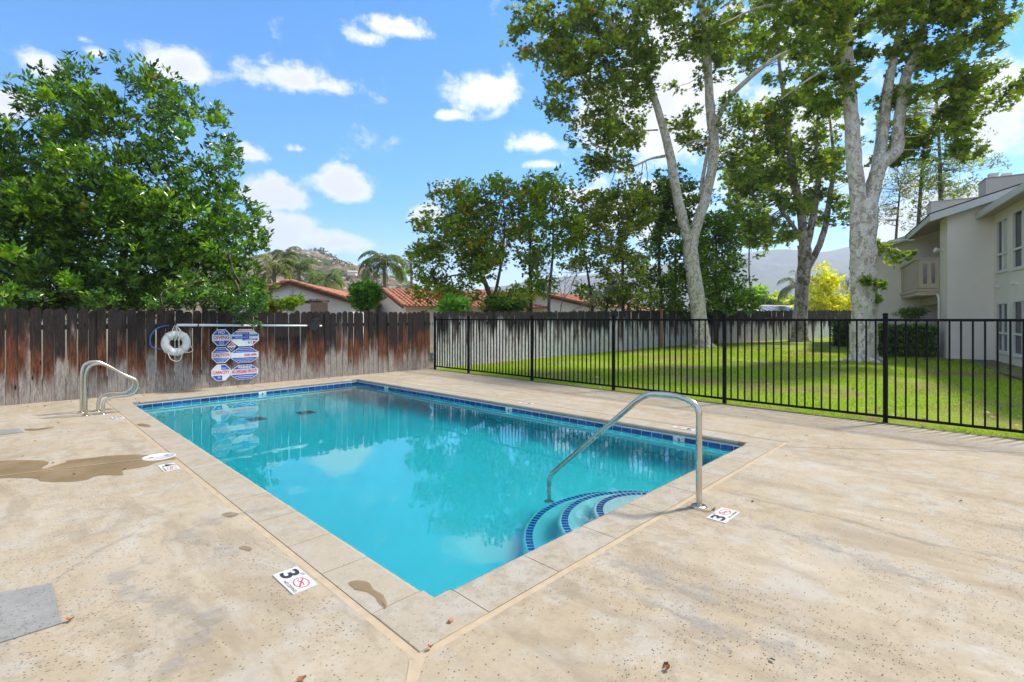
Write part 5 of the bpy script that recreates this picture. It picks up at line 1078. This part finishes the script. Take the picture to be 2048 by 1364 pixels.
# B wing: wall plane v=0 coming towards the viewer, with window openings
wins = [(-.30, -1.39, 2.98, 4.63), (-1.79, -3.35, 2.95, 4.66), (-.30, -1.39, .46, 2.03), (-1.79, -3.35, .44, 2.06)]
us = [0, -.30, -1.39, -1.79, -3.35, -9]; 
for a, b in zip(us, us[1:]):
    w_ = [q for q in wins if abs(q[0]-a) < .01 and abs(q[1]-b) < .01]
    if not w_: wall(b, a-.0015, 0, .2, gz-.3, 5.2)
    else:
        zs = sorted((q[2], q[3]) for q in w_); lo = gz-.3
        for z0, z1 in zs: wall(b, a-.0015, 0, .2, lo, z0); lo = z1
        wall(b, a-.0015, 0, .2, lo, 5.2)
for i, (a, b, z0, z1) in enumerate(wins):
    fr = thing('window', None, None); fr.parent = bld; fr.location = -wloc(bld)
    mb = MB(); t_ = .06; v_ = .022
    def fbar(ua, ub, za, zb): mb.box(BP((ua+ub)/2, v_, (za+zb)/2), (abs(ua-ub)/2, .035, (zb-za)/2), (U, V, UP))
    mid_ = z0+(z1-z0)*(.34 if i < 2 else .38)
    fbar(a, a-t_, z0, z1); fbar(b, b+t_, z0, z1); fbar(a-t_, b+t_, z0, z0+t_); fbar(a-t_, b+t_, z1-t_, z1); fbar(a-t_, b+t_, mid_-.03, mid_+.03)
    um = (a+b)/2; fbar(um+.02, um-.02, z0+t_, mid_-.03); fbar(um+.02, um-.02, mid_+.03, z1-t_); mb.build('frame', M['winwhite'], fr)
    for ua, ub in ((a-t_, um+.02), (um-.02, b+t_)):
        for za, zb in ((z0+t_, mid_-.03), (mid_+.03, z1-t_)): MB().box(BP((ua+ub)/2, .045, (za+zb)/2), (abs(ua-ub)/2, .004, (zb-za)/2), (U, V, UP)).build('pane', M['glass'], fr)
    # curtain on the nearer half
    cm = MB(); n = 14; ua, ub = um-.03, b+.06; vs = []
    for k in range(n+1):
        uu = ua+(ub-ua)*k/n; vv = .062-.012*(k % 2)*0; vs += [BP(uu, .032+.004*(k % 2), z0+t_+.02), BP(uu, .032+.004*(k % 2), z1-t_-.02)]
    cm.add(vs, [(2*k, 2*k+2, 2*k+3, 2*k+1) for k in range(n)])
    if i < 2: cm.build('curtain', M['curtain'], fr)
    sl_ = MB().box(BP((a+b)/2, -.02, z0-.02), (abs(a-b)/2+.04, .03, .02), (U, V, UP)); sl_.build('sill', M['winwhite'], fr)
# B eave and roof
eb = 4.97; slope_slab(-9, -.015, -.40, 7, eb-.0, eb+.2*7.4, .12, 'roof', 'roofdark'); slope_slab(-9, -.012, -.445, -.403, eb+.02, eb+.02, .2, 'fascia_board', 'trim'); slope_slab(-9, -.02, -.40, -.003, eb-.125, eb-.07, .03, 'soffit', 'trimbeige')
# chimneys
def chimney(px0, px1, pyt, Z, capx):
    A = dp(px0, pyt, Z); ch = MB(); c = A+V*1.1+U*.5; c.z = A.z-.8; ch.box(c, (.5, 1.1, .8), (U, V, UP)); o = ch.build('chimney', M['stucco'], bld)
    cp = MB(); cp.box(c+UP*.815, (.53, 1.13, .012), (U, V, UP)); cp.build('crown', M['trim'], o)
    for x in capx:
        q = dp(x, pyt, Z)+U*.3; MB().tube([q, q+UP*.13], .09, 10).build('flue', M['trim'], o); mb = MB(); mb.box(q+UP*.19, (.13, .13, .06), (U, V, UP)); mb.build('flue_cap', M['trim'], o)
chimney(1972, 2048, 357, 18.3, (1991, 2018)); chimney(1862, 1930, 404, 23, (1899, 1921))
# downspout, lamp, vents
pt = lambda px, py, Z=17.5: dp(px, py, Z)
ds = [BP(1.1, vL-.08, 2.36), BP(1.0, vL-.06, 2.28), BP(.95, vL-.06, 2.1), BP(.95, vL-.06, .75), BP(.85, vL-.1, .55), BP(.5, vL-.25, gz+.06)]
MB().tube(ds, .04, 8).build('downspout', M['winwhite'], bld, smooth=False)
lp = BP(.6, vL-.03, zat(498, 17)); lamp = thing('security_lamp', 'white twin security lamp fixed high on the apartment side wall', 'lamp', lp)
MB().box(lp, (.06, .03, .05), (U, V, UP)).build('bracket', M['winwhite'], lamp); MB().tube([lp-V*.03, lp-V*.2+U*.12-UP*.02], [.02, .06], 10).build('lamp_head', M['winwhite'], lamp); MB().tube([lp-V*.03, lp-V*.2-U*.12+UP*.02], [.02, .06], 10).build('lamp_head', M['winwhite'], lamp)
for u_, z_ in ((-.55, 2.58), (-1.9, 2.60), (-2.25, 2.58)): MB().prism([BP(u_, 0, z_), BP(u_, -.09, z_-.02), BP(u_, -.09, z_-.06), BP(u_, 0, z_-.1)], U*.12).build('wall_vent', M['stucco'], bld)
# patio wall and hedges
A = gp(1692, 688, .12); 
hw = [dp(1700, 650, 21.5), dp(1868, 652, 19.0)]; dd = (hw[1]-hw[0]); dd.z = 0; hl = dd.length; dd.normalize(); c = (hw[0]+hw[1])/2
pw = thing('patio_wall', 'low grey patio wall behind the clipped hedge', 'wall', (c.x, c.y, .1)); MB().box((c.x, c.y, .62), (hl/2, .06, .62), (dd, Vector((-dd.y, dd.x, 0)), UP)).build('wall', M['stucco'], pw); MB().box((c.x, c.y, 1.265), (hl/2+.02, .09, .022), (dd, Vector((-dd.y, dd.x, 0)), UP)).build('cap', M['trim'], pw)
ha = dp(1752, 708, 18.0); hb = dp(1862, 712, 17.4); ha.z = hb.z = .1; hedge('clipped dark hedge right of the largest sycamore trunk', (ha, hb), 1.10, .8, 2300)
ha = dp(1668, 688, 24); hb = dp(1712, 692, 23.4); ha.z = hb.z = .16; hedge('short clipped hedge left of the largest sycamore trunk', (ha, hb), 1.15, .8, 1200)
# planting bed soil in front of the building
bs = [BP(2.5, -3.4, 0), BP(-.4, -1.9, 0), BP(-.5, -.9, 0), BP(-8, -.9, 0), BP(-8, -.0, 0), BP(-.0, -.0, 0), BP(0, vL, 0), BP(5, vL, 0)]
mb = MB(); mb.add([Vector((p.x, p.y, tz(p.x)+.035)) for p in bs], [tuple(range(len(bs)))]); tag(mb.build('planting_bed', M['soil']), kind='structure')

# ------------------------------------------------------------------ houses beyond the fence
t = NT('terracotta'); r = t.noise(3, 4); n = t.noise(25, 4); M['terracotta'] = t.pbr(t.mix(t.ramp(r, .35, .65), (.40, .15, .08), (.50, .23, .13)), .8, nrm=t.bump(n, .3, .01))
M['whitewall'] = plain('white_stucco_wall', (.80, .80, .78), .9, var=.04); M['creamwall'] = plain('cream_stucco_wall', (.72, .67, .58), .9, var=.05); M['darkwood'] = plain('dark_brown_timber', (.10, .045, .03), .8)
def house(label, px, Z, phi, Wd, Ln, ze, zr_, wallk='whitewall', vent=False, roofmat='terracotta', tiles=True, name='house'):
    """gable front centre seen at column px; ridge runs away at angle phi (to the right)"""
    c = dp(px, HZ, Z); c.z = 0; a = phi; r2 = math.sin(a)*RT+math.cos(a)*FW; s2 = math.cos(a)*RT-math.sin(a)*FW
    rv = Vector((r2[0], r2[1], 0)); sv = Vector((s2[0], s2[1], 0)); root = thing(name, label, 'house', c); h = Wd/2
    MB().prism([c-sv*h-UP*.1, c+sv*h-UP*.1, c+sv*h+UP*ze, c+UP*zr_, c-sv*h+UP*ze], rv*Ln).build('wall', M[wallk], root)
    k = (zr_-ze)/h; ov = .35
    for s in (-1, 1):
        dn = (sv*s*h+UP*(ze-zr_)).normalized(); ln = math.hypot(h+ov, k*(h+ov)); top = c+UP*(zr_+.03)-rv*.3; nn = (dn.cross(rv)*(-s)).normalized(); nn = nn if nn.z > 0 else -nn
        MB().prism([top, top+dn*ln, top+dn*ln+nn*.06, top+nn*.06], rv*(Ln+.6)).build('roof', M[roofmat], root)
        if tiles:
            tb = MB(); nc = int((Ln+.6)/.30); 
            for i in range(nc):                       # barrel tile columns, stepped courses
                b0_ = top+rv*(.15+i*.30)+nn*.06; m_ = max(3, int(ln/.4)); 
                for j in range(m_):
                    p0 = b0_+dn*(j*ln/m_)+nn*.0; p1 = b0_+dn*((j+1)*ln/m_+.03)+nn*.02; tb.tube([p0, p1], [.075, .095], 6, caps=True)
            tag(tb.build('barrel_tiles', M[roofmat], root, smooth=True), kind='stuff')
            mt = MB().tube([Vector((0, 0, 0)), Vector((0, 0, .42))], [.085, .105], 8).mesh('tile', M[roofmat], True); m_ = int(ln/.38)
            for j in range(m_):                       # rake tiles on the gable edge
                o = link('tile', mt, root, rel=True); o.location = top-rv*.02+dn*(j*ln/m_)+nn*.10-wloc(root); o.rotation_mode = 'QUATERNION'; o.rotation_quaternion = dn.to_track_quat('Z', 'Y')
            MB().prism([top-UP*.02, top+dn*ln-UP*.02, top+dn*ln-UP*.16, top-UP*.16], -rv*.03).build('barge_board', M['darkwood'], root)
    if vent:
        q = c+UP*(zr_-.50)-rv*.03; MB().box(q, (.09, .02, .17), (sv, rv, UP)).build('gable_vent', M['trim'], root)
        mb = MB(); [mb.box(q-rv*.025+UP*(-.13+.05*i), (.075, .006, .012), (sv, rv, UP)) for i in range(6)]; mb.build('vent_louvre', M['creamwall'], root)
    return root, c, rv, sv
h1, c1_, rv, sv = house('white gabled house with terracotta tiled rakes seen over the board fence', 583, 27, R(-4), 6.4, 9, zat(602, 27), zat(566, 27), vent=True)
pg = thing('pergola', 'dark timber pergola against the white gabled house', 'pergola', c1_-rv*1.2)
q0 = dp(515, 604, 25.2); q1 = dp(643, 604, 25.2); MB().box((q0+q1)/2, ((q1-q0).length/2, .05, .07), (sv, rv, UP)).build('beam', M['darkwood'], pg)
for i in range(10): 
    q = q0.lerp(q1, (i+.5)/10)+UP*.10; MB().box(q+rv*.8, (.03, 1.0, .05), (sv, rv, UP)).build('rafter', M['darkwood'], pg)
for px in (562, 628): q = dp(px, 620, 25.2); MB().box((q.x, q.y, zat(604, 25.2)/2), (.06, .06, zat(604, 25.2)/2), (sv, rv, UP)).build('post', M['darkwood'], pg)
q0 = dp(623, 640, 24.5); q1 = dp(655, 613, 24.5); o = MB().box((q0+q1)/2, (.42, .04, (q1.z-q0.z)/2+.2), (sv, rv, UP)).build('timber_screen', plain('brown_screen', (.26, .17, .13), .9)); tag(o, 'brown timber screen panel below the right end of the pergola', 'screen')
house('house with orange tiled roof slope right of the lollipop tree', 773, 33, R(56), 6.8, 11, zat(612, 32), zat(580, 33), 'creamwall')
house('terracotta roofed house half hidden by the first garden tree', 960, 44, R(50), 9, 12, zat(612, 44), zat(582, 44), 'creamwall')
house('white gabled house behind the second and third garden trees', 1075, 36, R(8), 7.5, 9, zat(612, 36), zat(588, 36))
house('low pale house behind the open crowned trees', 1180, 44, R(40), 8, 11, zat(622, 44), zat(604, 44), 'creamwall', tiles=False)
M['paleroof'] = plain('pale_shingle_roof', (.42, .36, .30), .9, scale=4); M['solar'] = plain('solar_panel_glass', (.02, .03, .05), .15, var=.1, bump=0)
hs_, cc_, rv_, sv_ = house('pale low roofed house with dark solar panels right of the leaning sycamore', 1478, 62, R(62), 9, 12, zat(633, 62), zat(610, 62), 'whitewall', roofmat='paleroof', tiles=False)
house('beige roofed house with a small chimney beyond the grey fence', 1545, 78, R(60), 10, 16, zat(634, 78), zat(612, 78), 'creamwall', roofmat='paleroof', tiles=False)
k_ = (zat(610, 62)-zat(633, 62))/4.5; dn = (sv_*4.5+UP*(zat(633, 62)-zat(610, 62))).normalized(); nn = dn.cross(rv_); nn = nn if nn.z > 0 else -nn
for i in range(4): 
    q = cc_+UP*(zat(610, 62)+.18)+dn*2.2+rv_*(2.0+i*1.8); MB().box(q, (1.3, .8, .03), (dn, rv_, nn)).build('solar_panel', M['solar'], hs_)
# long cream wall of gardens under the tree row
# street lamp and mast
sl0 = dp(623, 600, 60); lampo = thing('street_lamp', 'grey street lamp with curved arm beyond the gabled house', 'street lamp', (sl0.x, sl0.y, 0))
s = spline([(sl0.x, sl0.y, 0, .09), (*dp(624, 575, 60), .08), (*dp(624, 558, 60), .07), (*dp(621, 550, 60), .06), (*dp(612, 546, 60), .05)], 5); mb = MB(); mb.tube([q[:3] for q in s], [q[3] for q in s], 8); mb.build('pole', M['trim'], lampo, smooth=True)
q = dp(609, 546, 60); MB().box(q, (.35, .12, .06), (Vector((RT[0], RT[1], 0)), Vector((FW[0], FW[1], 0)), UP)).build('lamp_head', M['trim'], lampo)
q = dp(733, 600, 70); q.z = 0; mb = MB(); mb.tube([q, dp(733, 519, 70)], [.12, .08], 8); tag(mb.build('utility_pole', M['palmtrunk'], smooth=True), 'thin dark utility pole beside the tall palm', 'pole')

# ------------------------------------------------------------------ palms
def palm(label, px, py, Z, R_, n=22, col=((.10, .17, .04), (.16, .24, .05)), seed=1):
    c = dp(px, py, Z); root = thing('palm_tree', label, 'palm tree', (c.x, c.y, 0), 'queen palms beyond the fence'); rg = random.Random(seed)
    s = spline([(c.x, c.y, 0, .22), (c.x+.1, c.y, c.z*.5, .17), (c.x, c.y, c.z, .14)], 5); mb = MB(); mb.tube([q[:3] for q in s], [q[3] for q in s], 8, wob=.03); mb.build('trunk', M['palmtrunk'], root, smooth=True)
    Cs = []; As = []; Ns = []; Ss = []; stems = MB()
    for i in range(n):
        a = i*2.4+rg.uniform(-.2, .2); el_ = rg.uniform(.15, 1.25) if i > n*.3 else rg.uniform(.9, 1.4); d = Vector((math.cos(a)*math.cos(el_), math.sin(a)*math.cos(el_), math.sin(el_))); p = c.copy(); pts = [p.copy()]; k = 11; L_ = R_*rg.uniform(.85, 1.2)
        for j in range(k):
            d = (d+Vector((0, 0, -.17-.05*j*.4))).normalized(); p = p+d*L_/k*1.25; pts.append(p.copy())
            sd = d.cross(UP).normalized(); wl = R_*.34*math.sin(math.pi*(j+1.2)/(k+2))
            for s_ in (-1, 1):
                for f in (0, .33, .66):
                    Cs.append(p-d*f*L_/k*1.25); As.append(sd*s_+d*.45+Vector((0, 0, -.45+rg.uniform(-.25, .25)))); Ns.append(Vector((rg.uniform(-.3, .3), rg.uniform(-.3, .3), 1))); Ss.append(wl*rg.uniform(.8, 1.2))
        stems.tube(pts, [R_*.012]*len(pts), 4, caps=False)
    stems.build('frond_stem', M['palmtrunk'], root)
    n_ = len(Cs); cols = pal(n_, [(1, col[0]), (1, col[1]), (.15, (.25, .2, .08))])
    o = leaf_obj('frond', np.array([tuple(x) for x in Cs]), np.array([tuple(x) for x in As]), np.array([tuple(x) for x in Ns]), np.array(Ss), cols.clip(.01, 1), 'frond', M['leaf'], root)
SH['frond'] = ([(0, .05, 0), (.6, .06, .02), (1, 0, -.12), (.6, -.06, .02), (0, -.05, 0)], [(0, 1, 2, 3, 4)])
palm('tallest queen palm, between the hill and the lollipop tree', 768, 528, 42, 2.1, 26, seed=3)
palm('queen palm crown just left of the hill peak above the gabled house', 572, 512, 50, 1.5, 18, seed=4)
palm('broad queen palm directly behind the roof peak of the gabled house', 598, 540, 46, 2.0, 22, seed=5)
palm('yellowish queen palm above the left roof slope of the gabled house', 548, 540, 44, 1.9, 20, ((.17, .2, .05), (.22, .25, .06)), 6)
palm('short queen palm right of the street lamp', 652, 562, 42, 1.6, 20, ((.13, .22, .04), (.2, .3, .06)), 7)
palm('small palm on the hill slope left of the garden trees', 822, 528, 60, 1.6, 14, seed=8)
palm('distant palm behind the dark trunked sycamore', 1592, 575, 70, 2.8, 16, ((.12, .17, .08), (.16, .2, .1)), 9)

# ------------------------------------------------------------------ hills
t = NT('rocky_hillside'); n = t.noise(.16, 7, .72); n2 = t.noise(.05, 4); n3 = t.vor(.45)
c = t.mix(t.ramp(n, .42, .6), (.15, .115, .075), (.29, .22, .165)); c = t.mix(t.ramp(n2, .44, .56, 0, .9, smooth=True), c, (.055, .07, .03)); c = t.mix(t.ramp(t.noise(.5, 6, .75), .55, .62, 0, .85), c, (.04, .045, .022))
M['hill'] = t.pbr(c, .95, nrm=t.bump(n, 1, .8), spec=.1)
def ridge(name, Z, sil, depth, mat, rough, step=4, kind='structure', zscale=1, seedv=0):
    xs = np.arange(sil[0][0], sil[-1][0]+1, step); top = np.interp(xs, [s[0] for s in sil], [s[1] for s in sil]); mb = MB(); nd = 26
    for i, x in enumerate(xs):
        for j in range(nd):
            f = j/(nd-1)                              # 0 front foot .. 1 crest, then behind
            Zj = Z-depth*(1-f); Ht = (HZ-top[i])*Z/FPX; prof = (math.sin(min(1, f)*math.pi/2))**1.25
            w = mn.fractal(Vector((x*.02+seedv, f*3.2, 1.5)), .9, 2.2, 6); zz = Ht*prof+w*rough*(.25+prof)*(1-f**6)
            X = (x-1024)/FPX*Z; p = xz(X, Zj, max(-1, zz+(CH*prof))); mb.v.append(tuple(p))
        p = xz((x-1024)/FPX*Z, Z+depth*.8, -2); mb.v.append(tuple(p))
    m_ = nd+1; mb.f = [(i*m_+j, (i+1)*m_+j, (i+1)*m_+j+1, i*m_+j+1) for i in range(len(xs)-1) for j in range(m_-1)]; mb.m = [0]*len(mb.f)
    o = mb.build(name, mat, smooth=True); return tag(o, kind=kind), mb
hill, hmb = ridge('rocky_hill', 260, [(-500, 625), (0, 618), (250, 600), (380, 570), (450, 535), (500, 522), (560, 519), (590, 512), (612, 509), (640, 507), (655, 511), (675, 522), (700, 530), (730, 536), (752, 548), (790, 556), (815, 562), (835, 570), (860, 585), (900, 600), (1000, 612), (1150, 620), (1400, 632)], 110, M['hill'], 2.2, 5)
# boulders and scrub on the hill
V_ = np.array(hmb.v); pick = [i for i in range(len(V_)) if V_[i][2] > 4 and (i % 27) < 26]
rk = plain('granite_boulder', (.46, .36, .29), .9, scale=1.2, var=.25); mb = MB()
for i in random.sample(pick, min(len(pick), 900)):
    p = Vector(V_[i]); p += Vector((random.gauss(0, 1.5), random.gauss(0, 1.5), 0)); r = random.uniform(.4, 1.5)
    vs = [p+Vector((random.gauss(0, .15)+math.cos(a)*math.cos(b), random.gauss(0, .15)+math.sin(a)*math.cos(b), math.sin(b)*.75))*r for b in (-.5, .5) for a in np.arange(0, 6.2, 1.26)]+[p+UP*r*.9]
    mb.add(vs, [(k, (k+1) % 5, 5+(k+1) % 5, 5+k) for k in range(5)]+[(5+k, 5+(k+1) % 5, 10) for k in range(5)])
tag(mb.build('boulders', rk), kind='stuff')
sel = V_[random.sample(pick, 700)]; C = np.repeat(sel, 5, axis=0)+rng.normal(0, 1.1, (3500, 3))*np.array([1, 1, .35])
tag(sprays(C, 5, .5, 1.0, [(3, (.035, .05, .02)), (2, (.06, .075, .03)), (1, (.10, .11, .05))], 'broad', M['leaf'], None, .5, 0, 'hillside_scrub'), kind='stuff')
hp = [dp(x, y, 262) for x, y in ((600, 512), (618, 508), (632, 505), (645, 506), (657, 516), (664, 518), (585, 514), (690, 530))]
C = np.concatenate([np.array([tuple(h)]*26)+rng.normal(0, 1, (26, 3))*np.array([1.8, 1.8, .9])+np.array([0, 0, .3]) for h in hp]); tag(sprays(C, 6, .4, .9, [(1, (.03, .045, .02)), (1, (.05, .06, .025))], 'broad', M['leaf'], None, .4, 0, 'hilltop_scrub'), kind='stuff')
q = dp(705, 549, 215); hh = thing('hillside_house', 'tiny pale roofed house on the slope of the rocky hill', 'house', q); rx, fx = Vector((RT[0], RT[1], 0)), Vector((FW[0], FW[1], 0))
MB().box(q+UP*.2, (1.7, 1.5, .7), (rx, fx, UP)).build('wall', M['creamwall'], hh); MB().prism([q-rx*2.1-fx*1.8+UP*.92, q+rx*2.1-fx*1.8+UP*.92, q+rx*1.4+UP*1.7, q-rx*1.4+UP*1.7], fx*2.4).build('roof', M['paleroof'], hh)
t = NT('chaparral_mountain'); n = t.noise(.012, 8, .7); n2 = t.vor(.03); c = t.mix(t.ramp(n, .4, .62), (.07, .08, .05), (.13, .13, .09)); c = t.mix(t.ramp(t.noise(.05, 5, .7), .62, .7, 0, .9), c, (.42, .38, .33)); M['mount'] = t.pbr(c, 1, nrm=t.bump(n, 1, 8), spec=0)
ridge('mountain', 2300, [(200, 610), (700, 596), (900, 588), (1000, 575), (1100, 560), (1250, 540), (1400, 522), (1480, 508), (1540, 502), (1580, 505), (1605, 511), (1640, 508), (1660, 502), (1690, 495), (1720, 498), (1760, 508), (1850, 530), (2000, 545), (2300, 560), (2700, 600)], 900, M['mount'], 16, 5, seedv=7)
# haze
t = NT('haze'); pv = t.n('ShaderNodeVolumePrincipled', {'Color': (.78, .86, 1.0), 'Density': .00034, 'Anisotropy': .2}); t.t.links.new(pv.outputs[0], t.out.inputs[1])
mb = MB(); mb.box((0, 0, 210), (3400, 3400, 214)); o = mb.build('haze', t.mat); tag(o, kind='stuff')
